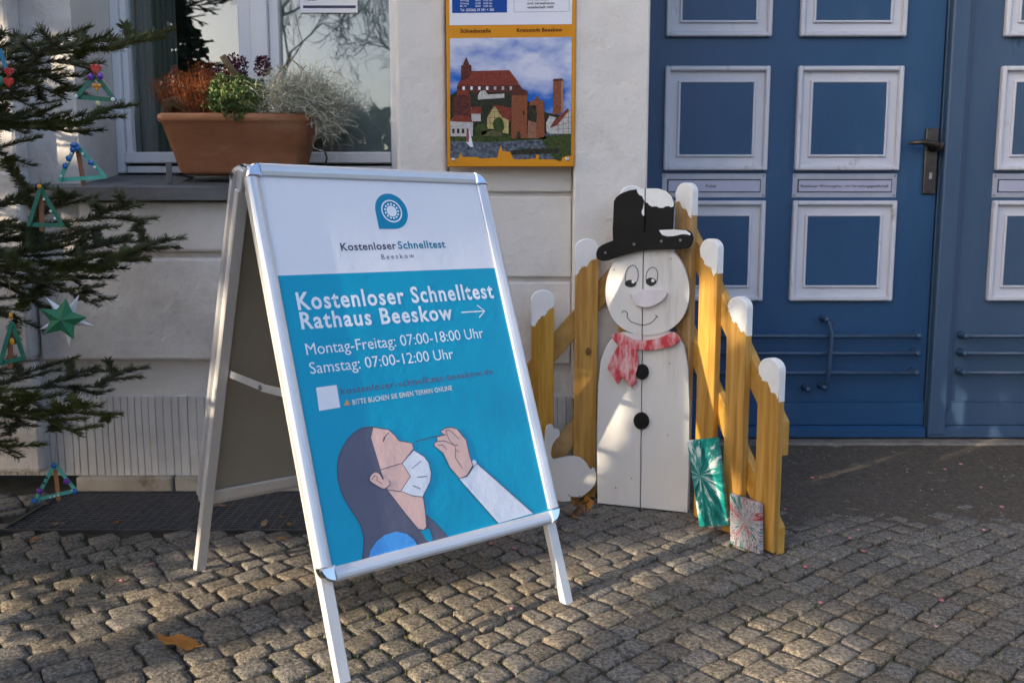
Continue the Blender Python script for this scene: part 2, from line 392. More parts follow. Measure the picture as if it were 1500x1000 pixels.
def knob(par, x, z, r=.013):
    V, Fc = tube_vf([(x, DY - .001, z), (x, DY - .012, z), (x, DY - .038, z), (x, DY - .052, z), (x, DY - .058, z)], [r * 1.25, r, r * .8, r, r * .45], 10)
    return pyd('rod_end', V, Fc, blue3, par, smooth=True)
def leaf(name, label, x0, x1, bm_, cols, rods, y_shift=0.0):
    rt = thing(name, label, 'door', ((x0 + x1) / 2, DY, .02))
    box('door_board', (x0, DY, .028), (x1, DY + .06, 2.80), bm_, rt, bevel=.003)
    box('kick_rail', (x0 + .002, DY - .014, dz(588)), (x1 - .002, DY - .0005, dz(588) + .006), bm_, rt, bevel=.002)
    box('kick_board', (x0 + .002, DY - .012, dz(622) + .002), (x1 - .002, DY - .001, dz(588) - .0005), bm_, rt, bevel=.002)
    bm = bmesh.new(); pr = [(DY - .012, dz(622)), (DY - .034, dz(626) ), (DY - .034, .022), (DY - .001, .022), (DY - .001, dz(622))]
    a = [bm.verts.new((x0 + .002, y, z)) for y, z in pr]; b = [bm.verts.new((x1 - .002, y, z)) for y, z in pr]
    bm.faces.new(a); bm.faces.new(list(reversed(b)))
    for i in range(5): bm.faces.new((a[i], a[(i + 1) % 5], b[(i + 1) % 5], b[i]))
    from_bm('weather_board', bm, bm_, rt)
    return rt
zr = [(dz(440), dz(294)), (dz(250), dz(98)), (dz(55), dz(55) + (dz(98) - dz(250)))]
zp = (dz(289.5), dz(254.5))
X0 = .4335; XM = 1.7005
L1 = leaf('door_leaf', 'dark blue door leaf with bronze lever handle behind the snowman', X0, XM - .006, blue, None, None)
ca = [(dx(974, 98), dx(1127, 98)), (dx(1168, 98), dx(1322, 98))]
for (a, b) in ca:
    for (z0, z1) in zr: door_panel(L1, a, b, z0, z1, blue)
plate(L1, ca[0][0] - .002, ca[0][1] + .001, zp[0], zp[1], 'Polizei', .42, .52)
plate(L1, ca[1][0] - .002, ca[1][1] + .001, zp[0], zp[1], 'Beeskower Wohnungsbau- und Verwaltungsgesellschaft', .075, .915)
xr0, xr1 = dx(985, 515), dx(1338, 515)
for v in (490, 515, 543):
    r_ = rod(L1, [(xr0, DY - .048, dz(v)), (xr1, DY - .048, dz(v))], .0088); knob(r_, xr0 + .004, dz(v)); knob(r_, xr1 - .004, dz(v))
xv = dx(1207, 515)
r_ = rod(L1, [(xv - .008, DY - .02, dz(466)), (xv + .001, DY - .055, dz(470)), (xv + .004, DY - .066, dz(485)), (xv, DY - .066, dz(545)), (xv - .003, DY - .058, dz(558)), (xv - .006, DY - .02, dz(564))], .0095)
knob(r_, xv - .010, dz(466)); knob(r_, xv - .008, dz(564))
knob(L1, dx(1178, 567), dz(567), .012)
# lever handle
hp = at(1362, 237, DY)
hh = box('handle_plate', (hp.x - .027, DY - .012, dz(285)), (hp.x + .027, DY - .0005, dz(188)), handle_m, L1, bevel=.006, seg=2)
tube('lever', [(hp.x + .004, DY - .012, dz(214)), (hp.x + .004, DY - .052, dz(214)), (hp.x - .02, DY - .060, dz(213)), (hp.x - .06, DY - .058, dz(210)), (hp.x - .112, DY - .054, dz(212))], [.014, .013, .013, .010, .006], handle_m, hh, 10)
tube('lever_hub', [(hp.x + .004, DY - .012, dz(215)), (hp.x + .004, DY - .03, dz(215)), (hp.x + .03, DY - .04, dz(216))], [.022, .02, .016], handle_m, hh, 12)
box('cylinder_lock', (hp.x - .006, DY - .0155, dz(263)), (hp.x + .006, DY - .0125, dz(253)), pm('lock_steel', (.5, .48, .44), rough=.3, metal=.9), hh, bevel=.002)
tag(L1.children[0], 'dark blue painted board')
L2 = leaf('door_leaf', 'faded grey-blue door leaf at the right edge with scuffed cover strip', XM, DR - .002, blue2, None, None)
box('cover_strip', (XM + .001, DY - .040, .030), (XM + .072, DY - .0005, 2.8), blue2, L2, bevel=.008, seg=2)
box('cover_strip_moulding', (XM + .0725, DY - .018, .13), (XM + .094, DY - .0005, 2.8), blue2, L2, bevel=.006, seg=2)
c0 = dx(1465.5, 98); ww = ca[0][1] - ca[0][0]
for a in (c0, c0 + ww + .11):
    for (z0, z1) in zr: door_panel(L2, a, a + ww, z0, z1, blue2)
    plate(L2, a - .002, a + ww + .001, zp[0], zp[1], None, 0, 0)
for v in (490, 515, 543):
    a0 = dx(1404, 515); r_ = rod(L2, [(a0, DY - .048, dz(v)), (a0 + .9, DY - .048, dz(v))], .0088); knob(r_, a0 + .004, dz(v)); knob(r_, a0 + .896, dz(v))

# ------------------------------------------------------------------ ground: pavement bed, cobbles, worn asphalt strip before the door
bedm = pm('joint_soil', (.030, .025, .017), (.062, .052, .036), 20, .95, .8, 90, wear=(.045, .065, .015), wscale=4.5, wth=(.55, .66), bdist=.01)
stone = pm('granite', (.084, .070, .053), (.235, .203, .160), 110, .9, 1.0, 150, wear=(.40, .35, .28), wscale=150, wth=(.57, .63), contrast=(.40, .60), bdist=.007, tint=.20)
pav = link('pavement', bpy.data.meshes.new('pavement'))
def bed_z(x, y):
    # loose dirt lies over the stones towards the door
    e = y - (2.62 - .10 * min(max(x - .9, 0), 1.5)) + .10 * noise.noise((x * 2.3, y * 2.3, 0)) + .05 * noise.noise((x * 7, y * 7, 3))
    if x < .62: e -= (.62 - x) * 2.2
    k = min(max(e / .42 + .35, 0), 1); k = k * k * (3 - 2 * k)
    return -.0085 + .013 * k + .0016 * noise.noise((x * 30, y * 30, 9)) + .004 * k * noise.noise((x * 9, y * 9, 4))
V = []; Fc = []; nx, ny = 230, 110
for j in range(ny + 1):
    for i in range(nx + 1):
        xx = -2.3 + 4.9 * i / nx; yy = 1.5 + 2.45 * j / ny; V.append((xx, yy, bed_z(xx, yy)))
for j in range(ny):
    for i in range(nx): a = j * (nx + 1) + i; Fc.append((a, a + 1, a + nx + 2, a + nx + 1))
bed = pyd('joint_bed', V, Fc, bedm, pav, smooth=True)
dirtm = pm('dirty_asphalt', (.064, .050, .036), (.130, .104, .077), 55, .95, 1.0, 120, wear=(.17, .15, .12), wscale=60, wth=(.60, .72), bdist=.008)
bed.data.materials.append(dirtm)
mi = []
for p in bed.data.polygons:
    c = p.center; mi.append(1 if c.z > -.004 else 0)
bed.data.polygons.foreach_set('material_index', mi)
# far ground round about, one sheet
gm = pm('square_paving', (.11, .10, .09), (.20, .185, .165), 3, .9, .6, 40)
V = [(-150, -150, -.03), (150, -150, -.03), (150, 150, -.03), (-150, 150, -.03)]
tag(pyd('ground', V, [(0, 1, 2, 3)], gm), kind='structure')
tag(pav, kind='structure')
me = pav.data; me.from_pydata([(-6, -4, -.026), (6, -4, -.026), (6, 4.2, -.026), (-6, 4.2, -.026)], [], [(0, 1, 2, 3)]); me.materials.append(bedm)
# cobbles: rows turned about 40 degrees, swung in shallow arcs
rnd = random.Random(21)
A = R(38); ca_, sa_ = math.cos(A), math.sin(A)
def warp(s, t):
    s2 = s + .05 * noise.noise((s * .9, t * .9, 5)); t2 = t + .085 * math.sin(s * 1.5 + .6) + .03 * noise.noise((s * 1.7, t * 1.7, 8))
    x = .1 + s2 * ca_ - t2 * sa_; y = 2.4 + s2 * sa_ + t2 * ca_
    return x, y
cells = []
t = -2.6
while t < 2.6:
    hgt = rnd.uniform(.058, .073); s = -2.6 + rnd.uniform(0, .1)
    while s < 2.6:
        wd = rnd.uniform(.058, .090)
        g = rnd.uniform(.0014, .0036)
        j = lambda k=.005: rnd.uniform(-k, k)
        q = [(s + g + j(), t + g + j()), (s + wd - g + j(), t + g + j()), (s + wd - g + j(), t + hgt - g + j()), (s + g + j(), t + hgt - g + j())]
        P = [warp(*p) for p in q]; cx = sum(p[0] for p in P) / 4; cy = sum(p[1] for p in P) / 4
        ok = 1.5 < cy < 3.9 and abs(cx) < 2.3 - .0 and not (-1.53 < cx < -.27 and cy > 2.565) and not (cy > 2.95 and cx < .50) and not (cy > 3.62)
        if ok: cells.append((cx, cy, P))
        s += wd
    t += hgt
def in_view(cx, cy): return abs(cx) / cy < .575 and cy > 1.66
def cobble_vf(P, seed, V, Fc):
    r2 = random.Random(seed); cx = sum(p[0] for p in P) / 4; cy = sum(p[1] for p in P) / 4
    tx, ty = r2.uniform(-.035, .035), r2.uniform(-.035, .035); h = r2.uniform(-.0028, .0028)
    ring = []                                    # 12 points round the outline, corners rounded
    for i in range(4):
        p0, p1, p2 = Vector(P[i - 1]), Vector(P[i]), Vector(P[(i + 1) % 4])
        k = r2.uniform(.10, .22)
        ring += [p1.lerp(p0, k), p1.lerp(p0, .09 * k * 4).lerp(p1.lerp(p2, .09 * k * 4), .5), p1.lerp(p2, k)]
    ring = [p + Vector((r2.uniform(-.002, .002), r2.uniform(-.002, .002))) for p in ring]
    b = len(V)
    def zz(x, y, d): return h + d + tx * (x - cx) + ty * (y - cy) + .0030 * noise.noise((x * 40, y * 40, seed * .37)) + .0022 * noise.noise((x * 95, y * 95, seed * .53))
    C = Vector((cx, cy))
    for f, d in ((1.0, -.040), (1.0, -.0062), (.962, -.0010), (.62, .0002)):
        for p in ring:
            q = C + (p - C) * f; V.append((q.x, q.y, zz(q.x, q.y, d)))
    V.append((cx, cy, zz(cx, cy, .0006)))
    n = len(ring)
    for k in range(3):
        for i in range(n): Fc.append((b + k * n + i, b + k * n + (i + 1) % n, b + (k + 1) * n + (i + 1) % n, b + (k + 1) * n + i))
    for i in range(n): Fc.append((b + 3 * n + i, b + 3 * n + (i + 1) % n, b + 4 * n))
vis = sorted([c for c in cells if in_view(c[0], c[1]) and bed_z(c[0], c[1]) < .001], key=lambda c: c[1])
near = set(id(c) for c in vis[:300])
RV, RF = [], []
for i, c in enumerate(cells):
    if id(c) in near:
        V, Fc = [], []; cobble_vf(c[2], i, V, Fc); pyd('cobblestone', V, Fc, stone, pav, smooth=True)
    elif bed_z(c[0], c[1]) < .0035: cobble_vf(c[2], i, RV, RF)
tag(pyd('cobblestones_beyond', RV, RF, stone, pav, smooth=True), kind='stuff')
# moss and grit in the joints
mv, mf = [], []
for i in range(30000):
    x, y = rnd.uniform(-1.7, 1.7), rnd.uniform(1.62, 3.3)
    if noise.noise((x * 2.1, y * 2.1, 2)) + (.35 if (x < -.2 and y > 2.48) else 0) < .10 or bed_z(x, y) > -.0045 or (x < -.25 and y > 2.56): continue
    z = -.0078; b = len(mv); a = rnd.uniform(0, 6.28); hgt = rnd.uniform(.006, .014); s_ = rnd.uniform(.0015, .003)
    mv += [(x - s_ * math.cos(a), y - s_ * math.sin(a), z), (x + s_ * math.cos(a), y + s_ * math.sin(a), z), (x + rnd.uniform(-.006, .006), y + rnd.uniform(-.006, .006), z + hgt)]
    mf.append((b, b + 1, b + 2))
tag(pyd('joint_moss', mv, mf, pm('moss', (.05, .075, .014), (.09, .10, .03), 8, .9)), 'short green moss and grass growing in the cobble joints', 'moss', kind='stuff')
gv, gf = [], []
for i in range(3000):
    x, y = rnd.uniform(-1.5, 2.2), rnd.uniform(1.7, 3.64)
    k = bed_z(x, y)
    if (k < -.004 and rnd.random() < .8) or (x < .5 and y > 2.9) or (x < -.3 and y > 2.58): continue
    s_ = rnd.uniform(.0012, .004); z = k - .001; b = len(gv); a = rnd.uniform(0, 6.28)
    for kk in range(3): gv.append((x + s_ * math.cos(a + kk * 2.1), y + s_ * math.sin(a + kk * 2.1), z))
    gv.append((x, y, z + s_ * rnd.uniform(.8, 1.4))); gf += [(b, b + 1, b + 3), (b + 1, b + 2, b + 3), (b + 2, b, b + 3)]
tag(pyd('grit', gv, gf, pm('grit', (.16, .14, .12), (.42, .38, .33), 30, .9, tint=.5)), 'loose pale grit scattered over the dark strip before the door', 'grit', kind='stuff')
# stone threshold under the door
th = box('threshold', (.433, 3.60, -.03), (DR, 3.72, .012), pm('threshold_stone', (.15, .135, .115), (.22, .20, .175), 25, .9, .6, 60, wear=(.10, .085, .07), wscale=9, wth=(.55, .7)), None, bevel=.006)
tag(th, 'low grey stone threshold along the foot of the blue door', 'threshold')

# ------------------------------------------------------------------ boot grate before the wall
gr = thing('floor_grate', 'dark metal foot grate let into the cobbles below the window', 'grate', (-.9, 2.78, 0))
gmtl = pm('grate_steel', (.075, .075, .082), (.12, .12, .13), 30, .5, .3, 90, metal=.5, wear=(.07, .06, .05), wscale=12, wth=(.6, .75))
gx0, gx1, gy0, gy1 = -1.502, -.30, 2.588, 2.976
bm = bmesh.new()
bm_box(bm, (gx0, gy0, -.03), (gx1, gy0 + .008, .004), None, .001); bm_box(bm, (gx0, gy1 - .006, -.03), (gx1, gy1, .003), None, .001)
bm_box(bm, (gx0, gy0 + .0085, -.03), (gx0 + .008, gy1 - .0065, .0035), None, .001); bm_box(bm, (gx1 - .008, gy0 + .0085, -.03), (gx1, gy1 - .0065, .0035), None, .001)
from_bm('rim', bm, pm('grate_rim', (.055, .055, .06), (.09, .09, .095), 20, .45, metal=.6), gr)
bm = bmesh.new()
y = gy0 + .018
while y < gy1 - .012:
    bm_box(bm, (gx0 + .0085, y, -.022), (gx1 - .0085, y + .0055, -.001)); y += .0195
from_bm('bearing_bars', bm, gmtl, gr)
bm = bmesh.new(); x = gx0 + .03
while x < gx1 - .012:
    bm_box(bm, (x, gy0 + .0085, -.018), (x + .0055, gy1 - .0065, -.0022)); x += .030
from_bm('cross_bars', bm, gmtl, gr)
tag(gr.children[1], kind='stuff'); tag(gr.children[2], kind='stuff')
box('pit', (gx0 + .001, gy0 + .001, -.0255), (gx1 - .001, gy1 - .001, -.0235), pm('pit_dirt', (.012, .011, .010), (.03, .026, .022), 20, .95, .5, 60), gr, bevel=0)
# ------------------------------------------------------------------ A-board
alu = pm('snap_frame_alu', (.62, .63, .66), (.68, .69, .72), 4, .36, .06, 40, metal=.55, stretch=(1, 1, 1))
legm = pm('leg_alu_scuffed', (.60, .585, .57), (.72, .70, .69), 7, .42, .2, 30, metal=.25, wear=(.30, .27, .25), wscale=14, wth=(.64, .72), stretch=(1, 1, .5))
chrome = pm('corner_chrome', (.80, .81, .84), (.70, .71, .74), 30, .14, metal=1.0)
galv = pm('back_sheet', (.34, .32, .275), (.40, .38, .33), 3, .42, metal=.35)
bolt_m = pm('screw_steel', (.25, .25, .26), rough=.35, metal=.9)
ROT = Matrix.Rotation(R(39.3), 4, 'Z') @ Matrix.Rotation(R(.24), 4, 'Y')
MF = Matrix.Translation((-.2201, 2.0418, .6061)) @ ROT @ Matrix.Rotation(R(-20.13), 4, 'X')
PF = Plane(MF)
HW, HH = .32, .445
ab = thing('a_board', 'silver folding pavement board with a blue and white rapid test poster', 'sign', (-.22, 2.2, 0))
def profile(name, x0, z0, x1, z1, M, par, wd=.030):
    """one side of the snap frame: a rounded bar from (x0,z0) to (x1,z1), its outer edge on that line, wd wide inwards"""
    d = Vector((x1 - x0, z1 - z0)); L = d.length; d.normalize(); nrm = Vector((-d.y, d.x))   # inwards (counter-clockwise outline)
    pr = [(0.0, .019), (0.0, .008), (.0015, .0035), (.006, .0008), (.012, 0.0), (.020, .0012), (wd - .002, .0045), (wd, .0065), (wd, .019)]
    V = []; Fc = []; k = len(pr)
    for e in (0, L):
        for (a, y) in pr:
            p = Vector((x0, z0)) + d * e + nrm * a; V.append(M @ Vector((p.x, y, p.y)))
    for i in range(k - 1): Fc.append((i, i + 1, k + i + 1, k + i))
    Fc += [tuple(range(k)), tuple(reversed(range(k, 2 * k))), (k - 1, 0, k, 2 * k - 1)]
    o = pyd(name, V, Fc, alu, par); return o
def corner(cx, cz, sx, sz, M, par, r=.034):
    """rounded chrome corner piece; (cx, cz) the outer corner, sx, sz point inwards"""
    ox, oz = cx + sx * r, cz + sz * r; arc = [(ox - sx * r * math.cos(a), oz - sz * r * math.sin(a)) for a in [math.pi / 2 * i / 7 for i in range(8)]]
    inn = [(cx + sx * .0305, cz + sz * r), (cx + sx * r, cz + sz * .0305)]
    pts = arc + [inn[1], (cx + sx * .0305, cz + sz * .0305), inn[0]]
    o = prism('corner', pts, -.0012, .019, chrome, par, M, .004); return o
def side(M, par):
    c = .034
    profile('frame_bar', -HW + c, -HH, HW - c, -HH, M, par); profile('frame_bar', HW, -HH + c, HW, HH - c, M, par)
    profile('frame_bar', HW - c, HH, -HW + c, HH, M, par); profile('frame_bar', -HW, HH - c, -HW, -HH + c, M, par)
    for sx in (1, -1):
        for sz in (1, -1): corner(-sx * HW, -sz * HH, sx, sz, M, par)
fr_ = link('front_frame', bpy.data.meshes.new('front_frame'), None, ab)
me = fr_.data; V = [MF @ Vector(p) for p in ((-HW + .01, .0195, -HH + .01), (HW - .01, .0195, -HH + .01), (HW - .01, .0195, HH - .01), (-HW + .01, .0195, HH - .01))]
me.from_pydata([tuple(v) for v in V], [], [(0, 1, 2, 3)]); me.materials.append(galv)
side(MF, fr_)
# rear frame, leaning the other way
top = MF @ Vector((0, .019, HH))
MRr = ROT @ Matrix.Rotation(R(20.13), 4, 'X')
back = (ROT @ Vector((0, 1, 0)))
MR = Matrix.Translation(top + back * .040) @ MRr @ Matrix.Translation((0, 0, -HH)) @ Matrix.Rotation(math.pi, 4, 'Z') @ Matrix.Translation((0, -.019, 0))
rr_ = link('rear_frame', bpy.data.meshes.new('rear_frame'), None, ab)
me = rr_.data; V = [MR @ Vector(p) for p in ((-HW + .01, .0195, -HH + .01), (HW - .01, .0195, -HH + .01), (HW - .01, .0195, HH - .01), (-HW + .01, .0195, HH - .01))]
me.from_pydata([tuple(v) for v in V], [], [(0, 1, 2, 3)]); me.materials.append(galv)
side(MR, rr_)
for M, par in ((MF, fr_), (MR, rr_)):
    for sx in (-1, 1):
        lo = (sx * (HW - .020) - .014, .0205, -HH - .2035); hi = (sx * (HW - .020) + .014, .0405, HH - .05)
        lg = box('leg', lo, hi, legm, ab, M, .0025)
        box('foot_cap', (lo[0] - .001, lo[1] - .001, lo[2] - .003), (hi[0] + .001, hi[1] + .001, lo[2] + .006), pm('foot_plastic', (.05, .05, .05), rough=.6), lg, M, .001)
    for sz in (1, -1):      # inner stiffening rails
        box('inner_rail', (-HW + .036, .0205, sz * (HH - .03) - .016), (HW - .036, .0285, sz * (HH - .03) + .016), legm, ab, M, .002)
    for sx in (-1, 1): box('hinge', (sx * (HW - .020) - .010, .012, HH - .05), (sx * (HW - .020) + .010, .045, HH - .004), alu, ab, M, .003)
# folding stays between the legs
for sx in (-1, 1):
    zl = -.06
    pF = MF @ Vector((sx * (HW - .036), .034, zl)); pR = MR @ Vector((-sx * (HW - .036), .034, zl))
    mid = pF.lerp(pR, .48); mid.z -= .006
    for a, b in ((pF, mid), (mid, pR)):
        d = (b - a); ex = d.normalized(); ez = (Vector((0, 0, 1)) - ex * ex.z).normalized(); ey = ez.cross(ex)
        Mst = Matrix((ex.to_4d(), ey.to_4d(), ez.to_4d(), (0, 0, 0, 1))).transposed(); Mst.translation = a
        for k in range(3): Mst[3][k] = 0
        off = .0015 if a is pF else -.0015
        box('stay', (-.008, off - .001, -.009), (d.length + .008, off + .001, .009), alu, ab, Mst, .0005)
    s_ = prism('rivet', circ(0, 0, .006, n=12), -.006, .006, bolt_m, ab, Matrix.Translation(mid) @ ROT @ Matrix.Rotation(R(90), 4, 'Z'), .001)

# poster under its clear cover
poster = link('poster', bpy.data.meshes.new('poster'), None, ab)
Y0 = .0105; ix, iz = HW - .026, HH - .026
def pp(u, v): return PF.px(u, v, Y0)
zb0, zb1 = pp(410, 404)[1], pp(727, 392)[1]; zb = (zb0 + zb1) / 2
def sheet(nm, z0, z1, m):
    V = []; Fc = []; nx, nz = 30, max(4, int((z1 - z0) / .03))
    for j in range(nz + 1):
        for i in range(nx + 1):
            x = -ix + 2 * ix * i / nx; z = z0 + (z1 - z0) * j / nz; V.append(MF @ Vector((x, Y0, z)))
    for j in range(nz):
        for i in range(nx): a = j * (nx + 1) + i; Fc.append((a, a + 1, a + nx + 2, a + nx + 1))
    return V, Fc
def ink(name, col, col2=None, sc_=5): return pm('print_' + name, col, col2, sc_, .38, .45, 6.5, coat=.10, spec=.25, bdist=.012)
teal = ink('teal', (.0, .325, .525), (.0, .35, .55), 3)
whitep = ink('white', (.78, .79, .85), (.81, .82, .87), 3)
V, Fc = sheet('a', zb, iz, whitep); V2, F2 = sheet('b', -iz, zb, teal)
me = poster.data; n0 = len(V); me.from_pydata([tuple(v) for v in V + V2], [], Fc + [tuple(i + n0 for i in f) for f in F2])
me.materials.append(whitep); me.materials.append(teal); me.polygons.foreach_set('material_index', [0] * len(Fc) + [1] * len(F2))
greyp, tealp = ink('grey', (.075, .075, .12)), ink('teal_dark', (.008, .20, .33))
whitet = ink('white_text', (.80, .86, .92)); redp = ink('dull_red', (.115, .125, .20)); creamp = ink('cream', (.75, .74, .70)); orangep = ink('orange', (.70, .32, .10))
hairp = ink('hair', (.105, .108, .165), (.125, .128, .185)); linep = ink('line', (.09, .075, .12)); skinp = ink('skin', (.78, .50, .44), (.80, .53, .47)); maskp = ink('mask', (.76, .80, .88)); bluep = ink('blue', (.07, .34, .80), (.10, .40, .84), 12)
def T(words, a, b, cap_px, m, bold=0.0, sp=1.0, y=Y0 - .0006):
    p0, p1 = PF.px(*a, y), PF.px(*b, y); mid = ((a[0] + b[0]) / 2, (a[1] + b[1]) / 2)
    h0, h1 = PF.px(*mid, y), PF.px(mid[0], mid[1] - cap_px, y)
    lettering(words, p0, p1, abs(h1[1] - h0[1]), y, m, poster, MF, bold, sp)
T('Kostenloser', (500, 367), (581, 364.5), 10.5, greyp, .020, 1.09); T('Schnelltest', (584, 364.5), (653, 362.5), 10.5, tealp, .024, 1.12); T('Beeskow', (559.5, 380), (607, 377.5), 7.2, greyp, .0, 1.45)
T('Kostenloser Schnelltest', (437, 453.5), (724, 436), 23, whitet, .024, 1.15); T('Rathaus Beeskow', (442, 481.5), (664, 467.5), 22.5, whitet, .024, 1.15)
T('Montag-Freitag: 07:00-18:00 Uhr', (449.5, 520), (709, 494.5), 16, whitet, .0); T('Samstag: 07:00-12:00 Uhr', (455, 547.5), (665, 525), 16, whitet, .0)
T('kostenloser-schnelltest-beeskow.de', (500, 577.5), (722, 547.5), 9.0, redp, .010, 1.10); T('BITTE BUCHEN SIE EINEN TERMIN ONLINE', (517, 592.5), (662.5, 571), 7.0, creamp, .018, 1.10)
def PO(pts, m, y, nm='drawing', smooth=0, ox=0, oy=0, s=1.0):
    q = [PF.px(ox + a / s, oy + b / s, y) for a, b in pts]
    return flat(nm, smooth_closed(q, smooth) if smooth else q, y, m, poster, MF)
def ST(pts, wpx, m, y, closed=False, ox=0, oy=0, s=1.0, sm=0, nm='drawn_line'):
    q = [PF.px(ox + a / s, oy + b / s, y) for a, b in pts]; q = smooth_open(q, sm) if sm else q
    return stroke(nm, q, wpx * .00155, y, m, poster, MF, closed)
# arrow
ST([(676, 457.5), (709, 455.5)], 2.0, whitet, Y0 - .0006); ST([(699, 447), (710, 455.4), (702, 465)], 2.0, whitet, Y0 - .0009)
# logo: drop with one square corner, ring and spiked disc
c_ = PF.px(573.5, 309.5, Y0); r_ = .0435
pts = [(c_[0] + r_ * math.cos(a), c_[1] + r_ * math.sin(a)) for a in [R(-90) + R(270) * i / 32 for i in range(33)]] + [(c_[0] - r_, c_[1] - r_)]
flat('logo', pts, Y0 - .0006, ink('logo', (.0, .235, .43)), poster, MF)
stroke('logo_ring', circ(c_[0], c_[1], .0262), .0034, Y0 - .0010, whitet, poster, MF, True)
flat('logo_disc', circ(c_[0], c_[1], .0135), Y0 - .0010, whitet, poster, MF)
for k in range(13):
    a = 2 * math.pi * k / 13; flat('logo_spike', circ(c_[0] + .0175 * math.cos(a), c_[1] + .0175 * math.sin(a), .0027, n=10), Y0 - .0011, whitet, poster, MF)
PO([(463, 567.5), (493, 563.5), (498.5, 596.5), (467.5, 601.5)], whitep, Y0 - .0006, 'blank_square')
PO([(508, 584.5), (513.5, 592.5), (504, 594)], orangep, Y0 - .0006, 'warning_triangle')
# drawn figure: woman with mask, gloved hand with swab
Z = dict(ox=480, oy=600, s=4.166)
PO([(280, 105), (215, 110), (150, 150), (100, 215), (68, 290), (60, 370), (68, 440), (95, 525), (150, 620), (200, 700), (222, 790), (212, 917), (735, 776), (600, 640), (560, 600), (380, 480), (325, 370), (265, 170)], hairp, Y0 - .0006, 'drawn_hair', **Z)
hl = [(280, 105), (215, 110), (150, 150), (100, 215), (68, 290), (60, 370), (68, 440), (95, 525), (150, 620), (200, 700), (222, 790), (212, 917)]
ST(hl, 1.3, linep, Y0 - .0010, sm=3, **Z)
PO([(280, 105), (370, 120), (410, 155), (435, 188), (515, 202), (524, 238), (455, 325), (505, 405), (447, 495), (520, 525), (580, 530), (598, 640), (603, 715), (585, 733), (555, 728), (480, 640), (365, 490), (325, 370), (265, 170)], skinp, Y0 - .0010, 'drawn_face', **Z)
ST([(280, 105), (370, 120), (410, 155), (435, 188), (515, 202), (524, 238), (455, 325)], 1.1, linep, Y0 - .0014, **Z)
ST([(585, 530), (598, 640), (603, 715), (585, 733), (555, 728), (480, 640), (365, 490)], 1.1, linep, Y0 - .0014, **Z)
PO([(525, 245), (590, 285), (617, 322), (632, 385), (625, 440), (580, 530), (520, 525), (447, 495), (505, 405), (455, 325)], maskp, Y0 - .0014, 'drawn_mask', **Z)
ST([(525, 245), (590, 285), (617, 322), (632, 385), (625, 440), (580, 530), (520, 525), (447, 495), (505, 405), (455, 325)], 1.1, linep, Y0 - .0018, closed=True, **Z)
for a, b in (((515, 357), (570, 312)), ((545, 411), (605, 404)), ((517, 461), (568, 482)), ((325, 365), (455, 325)), ((360, 487), (447, 497)), ((338, 196), (352, 165))): ST([a, b], 1.0, linep, Y0 - .0018, **Z)
ST([(338, 196), (346, 168), (374, 138)], 1.0, linep, Y0 - .0018, sm=3, **Z)
PO([(262, 400), (290, 378), (318, 392), (338, 425), (372, 425), (381, 452), (345, 482), (300, 462), (258, 432)], skinp, Y0 - .0018, 'drawn_ear', 4, **Z)
ST([(338, 425), (318, 392), (290, 378), (262, 400), (258, 432), (300, 462), (345, 482), (381, 452), (372, 428)], 1.1, linep, Y0 - .0022, sm=3, **Z)
ST([(270, 425), (285, 403), (303, 412), (300, 428), (318, 440), (330, 452)], .9, linep, Y0 - .0022, sm=3, **Z)
ST([(540, 193), (640, 166), (720, 152)], 1.2, linep, Y0 - .0010, **Z)
hand = [(690, 130), (715, 112), (752, 105), (790, 117), (845, 185), (862, 260), (885, 340), (850, 400), (805, 420), (745, 350), (705, 265), (652, 222), (650, 200), (672, 192), (665, 165), (720, 150), (700, 146)]
PO(hand, skinp, Y0 - .0014, 'drawn_hand', **Z); ST(hand, 1.1, linep, Y0 - .0018, closed=True, **Z)
for l in ([(720, 125), (740, 180), (780, 225), (778, 290), (822, 356)], [(720, 125), (745, 125), (805, 178)], [(675, 192), (715, 188), (770, 215)], [(675, 215), (705, 215), (726, 243)], [(778, 215), (796, 215)], [(778, 240), (798, 256)]): ST(l, 1.0, linep, Y0 - .0018, **Z)
PO([(910, 325), (1255, 630), (1040, 691), (800, 420), (850, 405), (888, 350)], maskp, Y0 - .0010, 'drawn_sleeve', **Z)
ST([(1040, 691), (800, 420), (850, 405), (888, 350), (910, 325), (1255, 630)], 1.1, linep, Y0 - .0022, **Z)
PO([(880, 312), (893, 304), (908, 314), (908, 330), (890, 346)], maskp, Y0 - .0012, 'drawn_cuff', **Z)
PO([(566, 738), (618, 722), (642, 788), (625, 806), (600, 790)], teal, Y0 - .0010, 'drawn_collar', **Z)
ST([(600, 640), (660, 690), (735, 776)], 1.0, linep, Y0 - .0010, **Z)
PO([(250, 912), (260, 860), (300, 800), (350, 762), (420, 742), (480, 755), (525, 790), (550, 830)], bluep, Y0 - .0014, 'drawn_badge', **Z)

